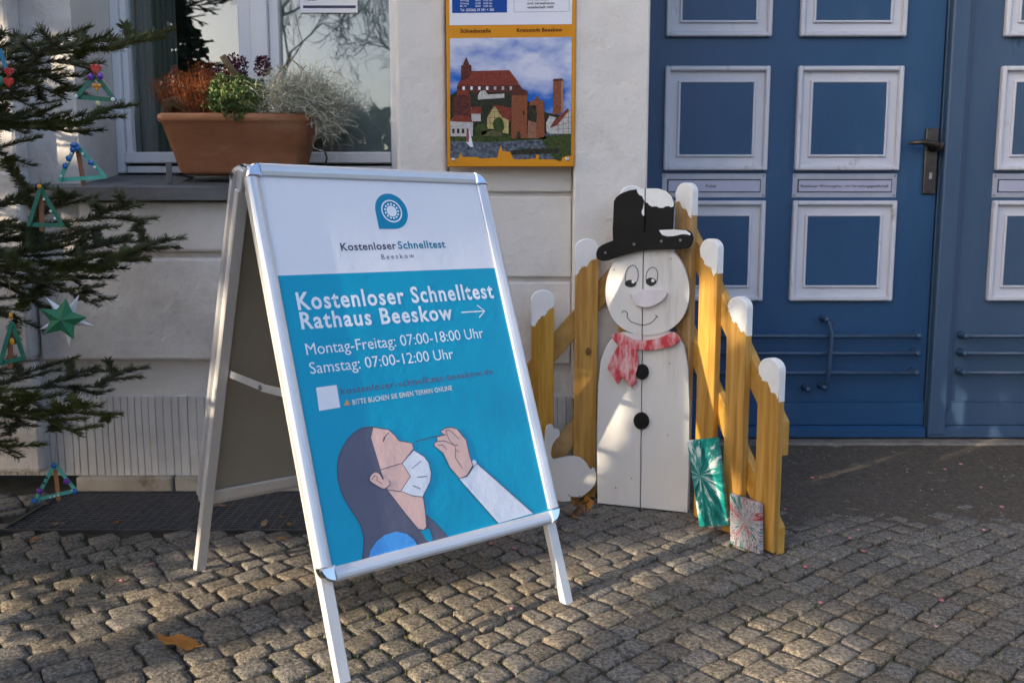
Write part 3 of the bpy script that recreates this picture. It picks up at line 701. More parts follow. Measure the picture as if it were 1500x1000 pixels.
# ------------------------------------------------------------------ information sign on the wall
Ys = 2.944
sg = thing('information_sign', 'orange-framed town information sign on the wall right of the window', 'sign', (0, Ys, 1.07))
org = pm('sign_orange', (.62, .245, .006), (.66, .27, .010), 4, .5, spec=.2)
sa, sb_ = at(655.5, 244.5, Ys), at(841.5, 243.5, Ys)
sx0, sx1, sz0 = sa.x, sb_.x, sa.z
box('panel', (sx0, Ys, sz0), (sx1, Ys + .014, sz0 + 1.02), org, sg, bevel=.0015)
for xx in (sx0 + .03, sx1 - .03):
    for zz_ in (sz0 + .1, sz0 + .8): box('standoff', (xx - .012, Ys + .0145, zz_), (xx + .012, 3.004 if zz_ < 1.3 else WY, zz_ + .02), bolt_m, sg, bevel=.001)
def sp_(u, v): p = at(u, v, Ys - .001); return (p.x, p.z)
def SP(pts, m, lay, nm='print', ox=640, oy=0, s=4.0):
    return flat(nm, [sp_(ox + a / s, oy + b / s) for a, b in pts], Ys - .0004 - lay * .0004, m, sg)
def sm_(name, col, col2=None, sc_=30):
    k = .62 if name.startswith('print') else 1.0
    return pm('sign_' + name, [c * k for c in col], [c * k * 1.25 for c in col2] if col2 else None, sc_ * 2, .6, spec=.15)
cw = sm_('white', (.72, .73, .80))
SP([(74, 150), (791, 143), (800, -600), (66, -600)], cw, 1, 'white_field')
SP([(89, 78), (411, 75), (412, -300), (88, -300)], sm_('blue', (.010, .065, .30)), 2, 'blue_notice')
stroke('border', [sp_(640 + a / 4, b / 4) for a, b in ((452, -300), (452, 72), (774, 68), (775, -300))], .0012, Ys - .0012, sm_('violet', (.16, .09, .16)), sg)
def ST2(words, a, b, cap, m, bold=.0, ox=650, oy=0, s=7.5):
    p0, p1 = sp_(ox + a[0] / s, oy + a[1] / s), sp_(ox + b[0] / s, oy + b[1] / s)
    lettering(words, p0, p1, cap / s / 1340 * 2.97, Ys - .0018, m, sg, Mid, bold * .7, 1.10)
brn = sm_('brown', (.09, .02, .015)); wht = sm_('white_ink', (.72, .75, .82)); blk = sm_('black', (.03, .03, .04))
ST2('Schiedsstelle', (183, 362), (518, 359), 38, brn, .03); ST2('Kreisstadt Beeskow', (803, 352), (1303, 347), 36, brn, .03)
ST2('Tel. (03366) 30 241 + 360', (182, 127), (552, 123), 25, wht, .03)
for k, (a, b, c) in enumerate((('Montag', '08:00', '11:00 Uhr'), ('Dienstag', '13:00', '18:00 Uhr'), ('Mi, Fr', '08:00', '12:00 Uhr'))):
    yb = (17, 50, 80)[k]
    ST2(a, (182, yb), (275 if k < 2 else 255, yb), 17, wht, .02); ST2(b, (348, yb), (405, yb), 17, wht, .02); ST2(c, (435, yb), (535, yb), 17, wht, .02)
ST2('wohnungsbau-', (915, 8), (1160, 6), 24, blk, .03); ST2('und verwaltungs-', (917, 52), (1225, 49), 24, blk, .03); ST2('gesellschaft mbh', (917, 97), (1205, 91), 24, blk, .03)
# the printed town view: sky, clouds, church, towers, half-timbered houses, river
skyt = bpy.data.materials.new('sign_print_sky'); skyt.use_nodes = True; n_ = skyt.node_tree; b_ = n_.nodes['Principled BSDF']; b_.inputs['Roughness'].default_value = .6; b_.inputs['Specular IOR Level'].default_value = .15
tc = n_.nodes.new('ShaderNodeTexCoord'); mp = n_.nodes.new('ShaderNodeMapping'); mp.inputs['Scale'].default_value = (7, 1, 13); nz = n_.nodes.new('ShaderNodeTexNoise'); nz.inputs['Scale'].default_value = 1.1; nz.inputs['Detail'].default_value = 6
cr = n_.nodes.new('ShaderNodeValToRGB'); cr.color_ramp.elements[0].position = .38; cr.color_ramp.elements[0].color = (.015, .13, .50, 1); cr.color_ramp.elements[1].position = .66; cr.color_ramp.elements[1].color = (.60, .62, .74, 1)
n_.links.new(tc.outputs['Object'], mp.inputs[0]); n_.links.new(mp.outputs[0], nz.inputs[0]); sxz = n_.nodes.new('ShaderNodeSeparateXYZ'); n_.links.new(tc.outputs['Object'], sxz.inputs[0]); mrz = n_.nodes.new('ShaderNodeMapRange'); mrz.inputs[1].default_value = 1.29; mrz.inputs[2].default_value = 1.42; mrz.inputs[3].default_value = -.13; mrz.inputs[4].default_value = .15
n_.links.new(sxz.outputs['Z'], mrz.inputs[0]); adz = n_.nodes.new('ShaderNodeMath'); n_.links.new(mrz.outputs[0], adz.inputs[0]); n_.links.new(nz.outputs['Fac'], adz.inputs[1]); n_.links.new(adz.outputs[0], cr.inputs[0]); n_.links.new(cr.outputs[0], b_.inputs['Base Color'])
SP([(76, 226), (790, 218), (786, 940), (80, 940)], skyt, 1, 'printed_sky')
cl = sm_('print_cloud', (.55, .57, .70), (.76, .76, .82), 22)
brick = sm_('print_brick', (.26, .075, .035), (.36, .13, .06), 90); brickd = sm_('print_brick_dark', (.10, .030, .024), (.17, .055, .04), 70); roof = sm_('print_roof', (.24, .045, .03), (.32, .07, .045), 60)
dark = sm_('print_dark', (.02, .025, .018), (.06, .06, .035), 60); grn = sm_('print_green', (.03, .055, .015), (.09, .12, .035), 70); wal = sm_('print_wall', (.60, .58, .55), (.70, .68, .66), 50); yel = sm_('print_yellow', (.62, .48, .18), (.70, .56, .25), 40); wat = sm_('print_water', (.05, .06, .075), (.20, .23, .29), 50)
SP([(78, 560), (140, 520), (480, 520), (480, 560), (640, 660), (786, 690), (786, 800), (78, 800)], dark, 3, 'printed_trees')
SP([(78, 800), (786, 780), (786, 940), (80, 940)], wat, 4, 'printed_river')
SP([(78, 795), (420, 790), (640, 800), (640, 815), (300, 835), (78, 825)], grn, 5, 'printed_bank'); SP([(600, 800), (786, 785), (786, 940), (700, 945), (640, 870)], grn, 5, 'printed_reeds')
SP([(430, 885), (520, 872), (715, 872), (718, 898), (520, 905), (445, 905)], dark, 6, 'printed_boat')
SP([(118, 505), (150, 450), (200, 418), (425, 412), (475, 480), (480, 500)], roof, 5, 'printed_church_roof'); SP([(118, 505), (480, 498), (470, 540), (118, 545)], brickd, 4, 'printed_church_wall')
for k in range(7): SP([(150 + k * 46, 508), (164 + k * 46, 508), (164 + k * 46, 528), (150 + k * 46, 528)], cw if k < 4 else wal, 6, 'printed_window')
SP([(140, 470), (142, 385), (202, 382), (203, 425), (185, 455), (160, 470)], brickd, 6, 'printed_church_tower'); SP([(150, 384), (172, 335), (192, 383)], brickd, 6, 'printed_spire')
SP([(240, 560), (255, 535), (280, 530), (300, 555), (395, 550), (395, 575), (240, 585)], wal, 6, 'printed_house')
SP([(95, 570), (200, 562), (205, 690), (95, 690)], brickd, 6, 'printed_tower'); SP([(118, 560), (122, 525), (180, 530), (195, 562)], roof, 7, 'printed_tower_roof')
SP([(78, 710), (110, 675), (185, 685), (212, 715), (210, 800), (80, 800)], wal, 7, 'printed_house'); SP([(78, 712), (110, 675), (185, 685), (213, 718)], roof, 8, 'printed_roof')
for k in range(4): SP([(90 + k * 28, 755), (104 + k * 28, 755), (104 + k * 28, 782), (90 + k * 28, 782)], dark, 8, 'printed_window')
SP([(200, 632), (255, 628), (258, 712), (204, 712)], wal, 7, 'printed_house'); SP([(190, 668), (205, 628), (258, 626), (262, 668)], roof, 8, 'printed_roof')
SP([(292, 690), (335, 615), (440, 635), (430, 720)], roof, 7, 'printed_roof'); SP([(294, 755), (294, 690), (338, 618), (385, 690), (388, 760)], yel, 8, 'printed_gable'); SP([(385, 690), (420, 705), (420, 785), (385, 780)], yel, 8, 'printed_house')
for a, b in (((294, 690), (385, 690)), ((294, 724), (388, 724)), ((316, 655), (362, 655)), ((338, 618), (338, 755)), ((312, 660), (312, 755)), ((364, 660), (364, 755)), ((385, 740), (420, 745)), ((294, 690), (338, 618)), ((338, 618), (385, 690))):
    stroke('printed_timber', [sp_(640 + p[0] / 4, p[1] / 4) for p in (a, b)], .0011, Ys - .0042, dark, sg)
SP(smooth_closed([(330, 745), (335, 705), (365, 690), (388, 710), (392, 760), (360, 775)], 3), grn, 10, 'printed_bush')
SP(smooth_closed([(225, 760), (240, 735), (280, 725), (300, 760), (280, 790), (235, 790)], 3), grn, 9, 'printed_bush')
SP([(262, 770), (380, 762), (382, 800), (262, 800)], sm_('print_hedge', (.10, .10, .04), (.16, .15, .07), 60), 9, 'printed_hedge')
SP([(435, 812), (438, 545), (530, 545), (528, 812)], brick, 11, 'printed_round_tower'); SP([(432, 560), (436, 535), (462, 525), (484, 497), (500, 522), (530, 535), (532, 560)], brickd, 12, 'printed_tower_crown'); SP([(466, 812), (468, 778), (480, 768), (490, 782), (490, 812)], dark, 12, 'printed_gate'); SP([(503, 650), (512, 650), (512, 675), (503, 675)], dark, 12, 'printed_window')
SP([(530, 812), (535, 705), (580, 720), (600, 812)], sm_('print_brick_pale', (.30, .14, .09), (.38, .2, .14), 60), 10, 'printed_gate_wall'); SP([(582, 805), (582, 620), (542, 620), (545, 598), (566, 592), (585, 560), (606, 590), (628, 590), (630, 805)], brick, 11, 'printed_gate_tower'); SP(smooth_closed([(540, 640), (560, 625), (585, 660), (580, 710), (545, 705)], 3), dark, 12, 'printed_tree')
SP([(680, 675), (682, 470), (728, 468), (728, 665)], brick, 9, 'printed_slim_tower'); SP([(728, 468), (740, 474), (738, 640), (728, 665)], sm_('print_brick_lit', (.55, .30, .20)), 9, 'printed_tower_side'); SP([(678, 478), (682, 464), (735, 462), (742, 476)], brickd, 10, 'printed_tower_crown')
SP([(660, 785), (662, 750), (770, 640), (786, 660), (786, 785)], wal, 10, 'printed_gable'); SP([(662, 752), (700, 700), (765, 636), (775, 648), (705, 735)], roof, 11, 'printed_roof'); SP([(640, 720), (660, 680), (700, 690), (664, 745), (660, 785), (642, 775)], wal, 9, 'printed_house')
for a, b in (((690, 760), (786, 755)), ((700, 735), (786, 720)), ((735, 690), (786, 690)), ((770, 645), (770, 785)), ((740, 680), (740, 785)), ((710, 730), (710, 785))): stroke('printed_timber', [sp_(640 + p[0] / 4, p[1] / 4) for p in (a, b)], .0010, Ys - .0050, dark, sg)
SP([(172, 835), (176, 768), (184, 745), (200, 800), (214, 862), (196, 862)], cw, 8, 'printed_sail'); SP([(172, 832), (174, 770), (182, 752), (190, 800), (186, 835)], sm_('print_pink', (.45, .13, .13)), 9, 'printed_sail')
SP([(100, 880), (350, 870), (345, 915), (110, 918)], sm_('print_water_lit', (.22, .27, .36), (.06, .07, .08), 40), 5, 'printed_reflection')
SP([(72, 975), (74, 930), (128, 928), (132, 912), (140, 895), (147, 920), (245, 922), (250, 930), (355, 925), (362, 890), (376, 852), (386, 888), (428, 890), (450, 935), (520, 935), (578, 930), (582, 908), (597, 908), (598, 935), (690, 935), (725, 950), (735, 925), (760, 915), (800, 915), (800, 975)], org, 13, 'orange_skyline')
for u_, v_ in ((664, 233.5), (831, 233)):
    p = at(u_, v_, Ys - .006); prism('screw', circ(p.x, p.z, .0062, n=14), Ys - .0095, Ys - .0062, pm('screw_bright', (.55, .55, .56), rough=.25, metal=.9), sg, None, .0015)
for k in range(0): pass
# ------------------------------------------------------------------ wooden snowman
wpt = pm('white_board_paint', (.58, .56, .535), (.66, .645, .62), 4, .55, .35, 30, stretch=(1, 1, .12), wear=(.40, .37, .33), wscale=8, wth=(.60, .78))
edge_m = wpt
blackp = pm('black_paint', (.004, .0035, .0035), (.008, .007, .0065), 14, .6, .25, 50, wear=(.03, .027, .024), wscale=14, wth=(.66, .75), spec=.25)
snowp = pm('snow_white_paint', (.74, .74, .73), (.82, .82, .81), 12, .5, .5, 60)
inkb = pm('painted_black_line', (.012, .011, .012), rough=.5)
redst = pm('scarf_red_white', (.50, .030, .045), (.72, .50, .50), 26, .45, .4, 60, stretch=(1.6, 1, .5), contrast=(.42, .62), detail=8)
SA, SB = Vector((.274, 2.842, 0)), Vector((.545, 2.745, 0))
ex = (SB - SA).normalized(); ey = Vector((0, 0, 1)).cross(ex)
MS = Matrix(((ex.x, ey.x, 0, SA.x), (ex.y, ey.y, 0, SA.y), (0, 0, 1, .001), (0, 0, 0, 1)))
PS = Plane(MS)
sn = thing('wooden_snowman', 'flat white wooden snowman with black hat and red scarf before the picket fence', 'snowman', (.41, 2.79, 0))
def S(pts, y=0.0, ox=0, oy=0, s=1.0): return [PS.px(ox + a / s, oy + b / s, y) for a, b in pts]
def floorz(pts): return [(x, max(z, .002)) for x, z in pts]
g_ = .7
BL = floorz(S([(875, 739), (874.5, 640), (876, 565), (880, 528), (888, 507), (899, 493), (912, 486), (941 - g_, 489), (939.5 - g_, 600), (938 - g_, 746)]))
BR = floorz(S([(941 + g_, 489), (976, 484), (992, 491), (1002, 508), (1008, 540), (1009.5, 600), (1008.5, 690), (1006.5, 752), (938 + g_, 746), (939.5 + g_, 600)]))
prism('body_plank', BL, 0, .020, wpt, sn, MS, .0018); prism('body_plank', BR, .0006, .020, wpt, sn, MS, .0018)
HLp = S([(943 - g_, 352), (920, 358), (903, 378), (892, 399), (887.5, 422), (889, 444), (897, 465), (911, 480), (928, 488), (941 - g_, 490.5)])
HRp = S([(943 + g_, 352), (970, 358), (990, 372), (1003, 393), (1009.5, 418), (1008.5, 443), (999, 466), (982, 482), (962, 489.5), (941 + g_, 490.5)])
HLp = smooth_open(HLp, 4); HRp = smooth_open(HRp, 4)
prism('head_plank', HLp, -.0035, .0165, wpt, sn, MS, .0018); prism('head_plank', HRp, -.0040, .0165, wpt, sn, MS, .0018)
Q = dict(ox=860, oy=250, s=5.0)
HC1 = S([(192, 520), (190, 420), (198, 225), (215, 195), (250, 168), (310, 145), (370, 136), (424, 130), (420, 520)], **Q)
HC2 = S([(431, 130), (520, 130), (580, 148), (620, 185), (638, 235), (630, 330), (620, 520), (427, 520)], **Q)
h1 = prism('hat_plank', HC1, -.0062, .0138, blackp, sn, MS, .0018); h2 = prism('hat_plank', HC2, -.0058, .0138, blackp, sn, MS, .0018)
prism('snow_paint', S([(366, 137), (424, 131), (424, 228), (413, 205), (407, 188), (385, 178), (372, 160)], **Q), -.0070, -.0050, snowp, h1, MS)
prism('snow_paint', S([(421, 228), (421, 330), (412, 330), (404, 312), (404, 292), (412, 280)], **Q), -.0070, -.0050, snowp, h1, MS)
prism('snow_paint', S([(432, 131), (520, 131), (580, 149), (620, 186), (637.5, 236), (636, 262), (618, 268), (600, 260), (578, 262), (560, 273), (530, 272), (512, 262), (478, 264), (458, 252), (446, 236), (432, 232)], **Q), -.0068, -.0050, snowp, h2, MS)
brim = prism('hat_brim', smooth_closed(S([(79, 605), (95, 562), (150, 530), (260, 492), (400, 455), (520, 432), (640, 427), (735, 433), (772, 458), (783, 500), (766, 548), (720, 572), (640, 576), (500, 577), (380, 592), (260, 622), (160, 657), (108, 655), (82, 637)], **Q), 3), -.022, -.0068, blackp, sn, MS, .003)
prism('snow_paint', S([(536, 435), (640, 430), (732, 436), (766, 459), (764, 472), (738, 466), (706, 464), (672, 472), (640, 479), (596, 480), (560, 470)], **Q), -.0228, -.0205, snowp, brim, MS)
for p in ((147, 600), (355, 537), (553, 515), (692, 508)):
    c = S([p], **Q)[0]; prism('screw', circ(c[0], c[1], .0042, n=10), -.0238, -.0215, bolt_m, brim, MS, .0008)
def eye(cx, cy, rx, ry, px_, py_, prx, pry, dx_, dy_):
    y = -.0046; c = S([(cx, cy)], **Q)[0]; k = 1 / 5 / 1340 * 2.86
    e = stroke('eye_outline', circ(c[0], c[1], rx * k, ry * k, 32, rot=-.12), .0022, y, inkb, sn, MS, True)
    p = S([(px_, py_)], **Q)[0]; flat('pupil', circ(p[0], p[1], prx * k, pry * k, 24), y - .0004, inkb, e, MS)
    d = S([(dx_, dy_)], **Q)[0]; flat('eye_glint', circ(d[0], d[1], 12 * k, n=14), y - .0008, snowp, e, MS)
eye(329, 772, 47, 78, 321, 826, 42, 27, 340, 812); eye(477, 775, 42, 66, 470, 812, 37, 29, 484, 804)
prism('nose', smooth_closed(S([(322, 905), (350, 888), (430, 864), (540, 874), (592, 893), (572, 930), (520, 972), (450, 994), (392, 994), (352, 955)], **Q), 3), -.020, -.0042, pm('nose_paint', (.62, .58, .60), (.70, .66, .68), 30, .5, .3, 50, wear=(.36, .28, .42), wscale=34, wth=(.60, .68)), sn, MS, .003)
Q2 = dict(ox=860, oy=450, s=5.0)
stroke('mouth', smooth_open(S([(257, 42), (266, 28), (288, 31), (298, 48), (296, 72), (310, 88), (320, 102), (360, 118), (412, 129), (460, 117), (490, 96), (512, 66)], **Q2), 4), .0023, -.0048, inkb, sn, MS)
stroke('mouth', S([(502, 54), (523, 74)], **Q2), .0022, -.0052, inkb, sn, MS)
prism('scarf_band', smooth_closed(S([(185, 207), (248, 180), (290, 207), (350, 236), (420, 240), (520, 226), (590, 196), (634, 178), (665, 198), (686, 226), (660, 262), (600, 286), (500, 306), (400, 309), (340, 292), (270, 282), (238, 272)], **Q2), 2), -.016, -.0043, redst, sn, MS, .002)
prism('scarf_tail', S([(236, 278), (290, 272), (368, 300), (380, 360), (385, 410), (360, 500), (371, 540), (335, 581), (300, 535), (268, 492), (250, 530), (235, 556), (205, 512), (160, 440), (185, 362), (215, 322)], **Q2), -.0215, -.0165, redst, sn, MS, .002)
for (cx, cy, rx, ry) in ((406, 470, 47, 55), (400, 828, 56, 62)):
    c = S([(cx, cy)], **Q2)[0]; k = 1 / 5 / 1340 * 2.90
    prism('button', circ(c[0], c[1], rx * k, ry * k, 28), -.012, -.0005, blackp, sn, MS, .003)
for (u_, v_) in ((983, 379), (981, 532), (978, 637), (902, 714), (925, 700), (900, 395)):
    c = S([(u_, v_)])[0]; prism('screw', circ(c[0], c[1], .0024, n=8), -.0052 if v_ < 480 else -.0012, .001, bolt_m, sn, MS)

# ------------------------------------------------------------------ picket fence in two wings
wood = pm('golden_wood', (.33, .165, .038), (.53, .31, .088), 9, .5, .3, 40, stretch=(6, 6, .35), wear=(.24, .085, .018), wscale=2.2, wth=(.62, .76), coat=.1, tint=.08)
woodr = pm('golden_wood_rail', (.37, .20, .05), (.51, .30, .09), 9, .5, .3, 40, stretch=(2, 2, 2), wear=(.24, .09, .02), wscale=2.2, wth=(.62, .76), tint=.06)
knotm = pm('wood_knot', (.10, .035, .012), (.20, .08, .025), 60, .6)
fe = thing('picket_fence', 'golden-brown wooden picket corner with white-painted tips around the snowman', 'fence', (.38, 2.9, 0))
def picket(x, y, yaw, top, seed, wd=.073, th=.022, drop=(.05, .13)):
    r2 = random.Random(seed); M = Matrix.Translation((x, y, 0)) @ Matrix.Rotation(yaw, 4, 'Z'); hw = wd / 2
    arch = [(hw * math.cos(a), top - hw * .8 + hw * .8 * math.sin(a)) for a in [math.pi * i / 12 for i in range(13)]]
    p = prism('picket', [(hw, .003)] + arch + [(-hw, .003)], 0, th, wood, fe, M, .003)
    k = .0007; low = []
    n = 24
    for i in range(n + 1):
        f = i / n; xx = -hw - k + (wd + 2 * k) * f
        d = drop[1] + (drop[0] - drop[1]) * (f if seed % 3 else f ** .7) + r2.uniform(-.007, .007) + (.006 * math.sin(f * 15 + seed))
        low.append((xx, top - max(d, .035)))
    arch2 = [((hw + k) * math.cos(a), top - hw * .8 + (hw * .8 + k) * math.sin(a)) for a in [math.pi * i / 12 for i in range(13)]]
    prism('snow_paint', low + arch2, -k, th + k, snowp, p, M, .0026)
    return p
PK_L = [(-.040, 2.900, .520), (.098, 2.900, .682), (.237, 2.900, .844), (.376, 2.900, 1.009)]
PK_R = [(.520, 2.800, 1.014), (.574, 2.680, .848), (.630, 2.550, .690), (.690, 2.425, .535)]
for i, (x, y, t_) in enumerate(PK_L): pk = picket(x, y, 0.0, t_, 3 + i * 2, drop=(.05, .115))
for i, (x, y, t_) in enumerate(PK_R): picket(x, y, R(-58), t_, 20 + i, drop=(.105, .045))
kp = at(862, 515, 2.899); prism('knot', circ(kp.x, kp.z, .010, .013, 16), 2.8985, 2.902, knotm, fe, None, .001)
def rail(a, b, wd=.062, th=.024, nrm=Vector((0, 1, 0))):
    a, b = Vector(a), Vector(b); h = Vector((0, 0, wd / 2 / max(.35, math.cos(math.atan2(b.z - a.z, (b - a).to_2d().length)))))
    V = []
    for p in (a, b):
        for s in (-1, 1):
            for t in (0, 1): V.append(p + h * s + nrm * th * t)
    Fc = [(0, 1, 3, 2), (4, 6, 7, 5), (0, 4, 5, 1), (2, 3, 7, 6), (0, 2, 6, 4), (1, 5, 7, 3)]
    o = pyd('rail', V, Fc, woodr, fe); bm = bmesh.new(); bm.from_mesh(o.data); bmesh.ops.recalc_face_normals(bm, faces=bm.faces); bmesh.ops.bevel(bm, geom=bm.edges[:], offset=.002, segments=1, affect='EDGES'); bm.to_mesh(o.data); bm.free()
dzl = (PK_L[3][2] - PK_L[0][2]) / (PK_L[3][0] - PK_L[0][0])
for off in (.232, .590):
    x0, x1 = (-.075 if off < .4 else .035), .400
    rail((x0, 2.9225, PK_L[0][2] + dzl * (x0 + .04) - off), (x1, 2.9225, PK_L[0][2] + dzl * (x1 + .04) - off))
nR = Vector((math.sin(R(58)), math.cos(R(58)), 0)); dR = Vector((PK_R[3][0] - PK_R[0][0], PK_R[3][1] - PK_R[0][1], 0)); dRn = dR.normalized(); LR = dR.length
sl_ = (PK_R[3][2] - PK_R[0][2]) / LR; P0 = Vector((PK_R[0][0], PK_R[0][1], 0)) + nR * .026
nP = Vector((-dRn.y, dRn.x, 0)); nP = nP if nP.dot(nR) > 0 else -nP
for off in (.175, .470):
    a = P0 + dRn * -.03; b = P0 + dRn * (LR + .036)
    rail(a + Vector((0, 0, PK_R[0][2] + sl_ * -.03 - off)), b + Vector((0, 0, PK_R[0][2] + sl_ * (LR + .036) - off)), nrm=nP)

# ------------------------------------------------------------------ spin-painted boards leaning on the fence
def spin_mat(name, c, cols, center, fa=3.4, fl=12):
    m = bpy.data.materials.new(name); m.use_nodes = True; n = m.node_tree; N = n.nodes; L = n.links; b = N['Principled BSDF']; b.inputs['Roughness'].default_value = .35
    tc = N.new('ShaderNodeTexCoord'); sb = N.new('ShaderNodeVectorMath'); sb.operation = 'SUBTRACT'; sb.inputs[1].default_value = center; L.new(tc.outputs['Object'], sb.inputs[0])
    sp = N.new('ShaderNodeSeparateXYZ'); L.new(sb.outputs[0], sp.inputs[0])
    an = N.new('ShaderNodeMath'); an.operation = 'ARCTAN2'; L.new(sp.outputs['X'], an.inputs[0]); L.new(sp.outputs['Z'], an.inputs[1])
    ln = N.new('ShaderNodeVectorMath'); ln.operation = 'LENGTH'; L.new(sb.outputs[0], ln.inputs[0])
    ma = N.new('ShaderNodeMath'); ma.operation = 'MULTIPLY'; ma.inputs[1].default_value = fa; L.new(an.outputs[0], ma.inputs[0])
    ml = N.new('ShaderNodeMath'); ml.operation = 'MULTIPLY'; ml.inputs[1].default_value = fl; L.new(ln.outputs['Value'], ml.inputs[0])
    cb = N.new('ShaderNodeCombineXYZ'); L.new(ma.outputs[0], cb.inputs[0]); L.new(ml.outputs[0], cb.inputs[1]); cb.inputs[2].default_value = c
    nz = N.new('ShaderNodeTexNoise'); nz.inputs['Scale'].default_value = 1.0; nz.inputs['Detail'].default_value = 4; nz.inputs['Roughness'].default_value = .7; L.new(cb.outputs[0], nz.inputs['Vector'])
    cr = N.new('ShaderNodeValToRGB'); e = cr.color_ramp.elements; e[0].position, e[0].color = cols[0][0], (*cols[0][1], 1); e[1].position, e[1].color = cols[-1][0], (*cols[-1][1], 1)
    for p, q in cols[1:-1]: x = e.new(p); x.color = (*q, 1)
    L.new(nz.outputs['Fac'], cr.inputs[0]); L.new(cr.outputs[0], b.inputs['Base Color']); return m
def leaning(name, label, bl, br, tl, tr, m, th=.014):
    o = bl; exx = (br - bl).normalized(); ezz = ((tl + tr) / 2 - (bl + br) / 2).normalized(); eyy = ezz.cross(exx).normalized(); ezz = exx.cross(eyy)
    M = Matrix(((exx.x, eyy.x, ezz.x, o.x), (exx.y, eyy.y, ezz.y, o.y), (exx.z, eyy.z, ezz.z, o.z), (0, 0, 0, 1))); I = M.inverted()
    pts = [((I @ p).x, (I @ p).z) for p in (bl, br, tr, tl)]
    ob = prism(name, pts, 0, th, m, None, None, .002); ob.matrix_world = M; tag(ob, label, 'painted board', 'painted boards leaning on the fence'); return ob
tealspin = spin_mat('spin_paint_teal', 3.3, [(.36, (.0, .085, .085)), (.46, (.0, .19, .175)), (.54, (.03, .29, .26)), (.60, (.62, .70, .68)), (.68, (.70, .76, .74))], (.045, 0, .15))
redspin = spin_mat('spin_paint_red', 8.1, [(.34, (.01, .10, .10)), (.40, (.03, .16, .16)), (.44, (.34, .34, .37)), (.48, (.46, .42, .45)), (.51, (.04, .04, .05)), (.54, (.46, .40, .43)), (.585, (.26, .012, .012)), (.68, (.30, .02, .02))], (.045, 0, .075), 2.3, 9)
b0 = gp(1024, 771); b1 = gp(1066, 770)
leaning('painted_board', 'teal and white streaked long board leaning beside the snowman', at(1024, 771, 2.585), at(1066, 770, 2.515), at(1005, 646, 2.60), at(1050, 641, 2.53), tealspin)
c0, c1 = gp(1069, 796), gp(1113, 813)
leaning('painted_board', 'small red, white and green streaked square board at the fence end', c0 + Vector((0, 0, .001)), c1 + Vector((0, 0, .001)), at(1068, 722, c0.y + .02), at(1113, 738, c1.y + .02), redspin)

# white animal cut-out behind the board
Mz = Matrix.Translation((0, 2.865, 0)); PZ = Plane(Mz)
cut = [(100, 480), (60, 470), (20, 400), (30, 330), (62, 240), (70, 150), (78, 90), (96, 72), (116, 76), (124, 96), (146, 98), (159, 116), (152, 138), (128, 160), (112, 196), (105, 250), (125, 272), (190, 258), (260, 258), (306, 286), (334, 328), (352, 320), (366, 338), (368, 372), (360, 410), (338, 440), (290, 478), (230, 505), (160, 512)]
cp = [PZ.px(780 + a / 3.947, 620 + b / 3.947) for a, b in cut]; zmin = min(p[1] for p in cp)
ca2 = prism('animal_cutout', smooth_closed([(x, z - zmin + .001) for x, z in cp], 3), 0, .018, wpt, None, Mz, .0015)
tag(ca2, 'white wooden animal cut-out half hidden behind the pavement board', 'cutout')

# ------------------------------------------------------------------ terracotta trough on the sill
terra = pm('terracotta', (.31, .122, .055), (.43, .185, .088), 5, .72, .25, 50, stretch=(1, 1, 2.4), wear=(.50, .30, .20), wscale=3.4, wth=(.54, .74))
tr = thing('flower_trough', 'terracotta flower trough on the window sill', 'planter', (-.9, 3.1, 1.06))
def trough():
    bm = bmesh.new(); xl, xr = at(228, 168, 3.0).x, at(441, 168, 3.0).x + .03
    zt, zb_ = at(300, 166, 3.0).z, at(300, 254, 3.0).z
    secs = []
    def ring(x0, x1, y0, y1, z, r):
        out = []
        for (cx, cy, a0) in ((x1 - r, y0 + r, -90), (x1 - r, y1 - r, 0), (x0 + r, y1 - r, 90), (x0 + r, y0 + r, 180)):
            for k in range(5): a = R(a0 + 90 * k / 4); out.append(bm.verts.new((cx + r * math.cos(a), cy + r * math.sin(a), z)))
        return out
    d = .055
    S_ = [(xl + d + .012, xr - d - .012, 3.035, 3.165, zb_, .012), (xl + d, xr - d, 3.025, 3.175, zb_ + .008, .022), (xl + .010, xr - .010, 2.998, 3.202, zt - .028, .028), (xl + .001, xr - .001, 2.990, 3.210, zt - .025, .030), (xl - .001, xr + .001, 2.988, 3.212, zt - .006, .032), (xl + .003, xr - .003, 2.992, 3.208, zt, .030), (xl + .020, xr - .020, 3.010, 3.190, zt - .001, .02), (xl + .024, xr - .024, 3.014, 3.186, zt - .03, .02)]
    rg = [ring(*s) for s in S_]
    for a, b in zip(rg, rg[1:]):
        for i in range(20): bm.faces.new((a[i], a[(i + 1) % 20], b[(i + 1) % 20], b[i]))
    bm.faces.new(list(reversed(rg[0])))
    so_ = from_bm('trough_body', bm, terra, tr, smooth=True)
    bm = bmesh.new(); s = ring.__defaults__
    vs = [bm.verts.new(p) for p in ((xl + .022, 3.012, zt - .016), (xr - .022, 3.012, zt - .016), (xr - .022, 3.188, zt - .016), (xl + .022, 3.188, zt - .016))]; bm.faces.new(vs)
    from_bm('soil', bm, pm('potting_soil', (.025, .018, .012), (.05, .035, .022), 40, .95, .6, 80), tr)
    return xl, xr, zt, zb_
tx0, tx1, tzt, tzb = trough()
steel = pm('bracket_steel', (.10, .105, .11), (.15, .155, .16), 14, .5, metal=.5)
for xx in (at(248, 250, 2.985).x, tx1 - .12):
    box('bracket', (xx - .010, 2.983, 1.017), (xx + .008, 2.987, tzb + .035), steel, tr, None, .001); box('bracket', (xx - .010, 2.9875, tzb - .005), (xx + .008, 3.19, tzb - .001), steel, tr, None, .001)
    box('bracket', (xx - .010, 3.186, 1.045), (xx + .008, 3.190, tzb - .0055), steel, tr, None, .001)
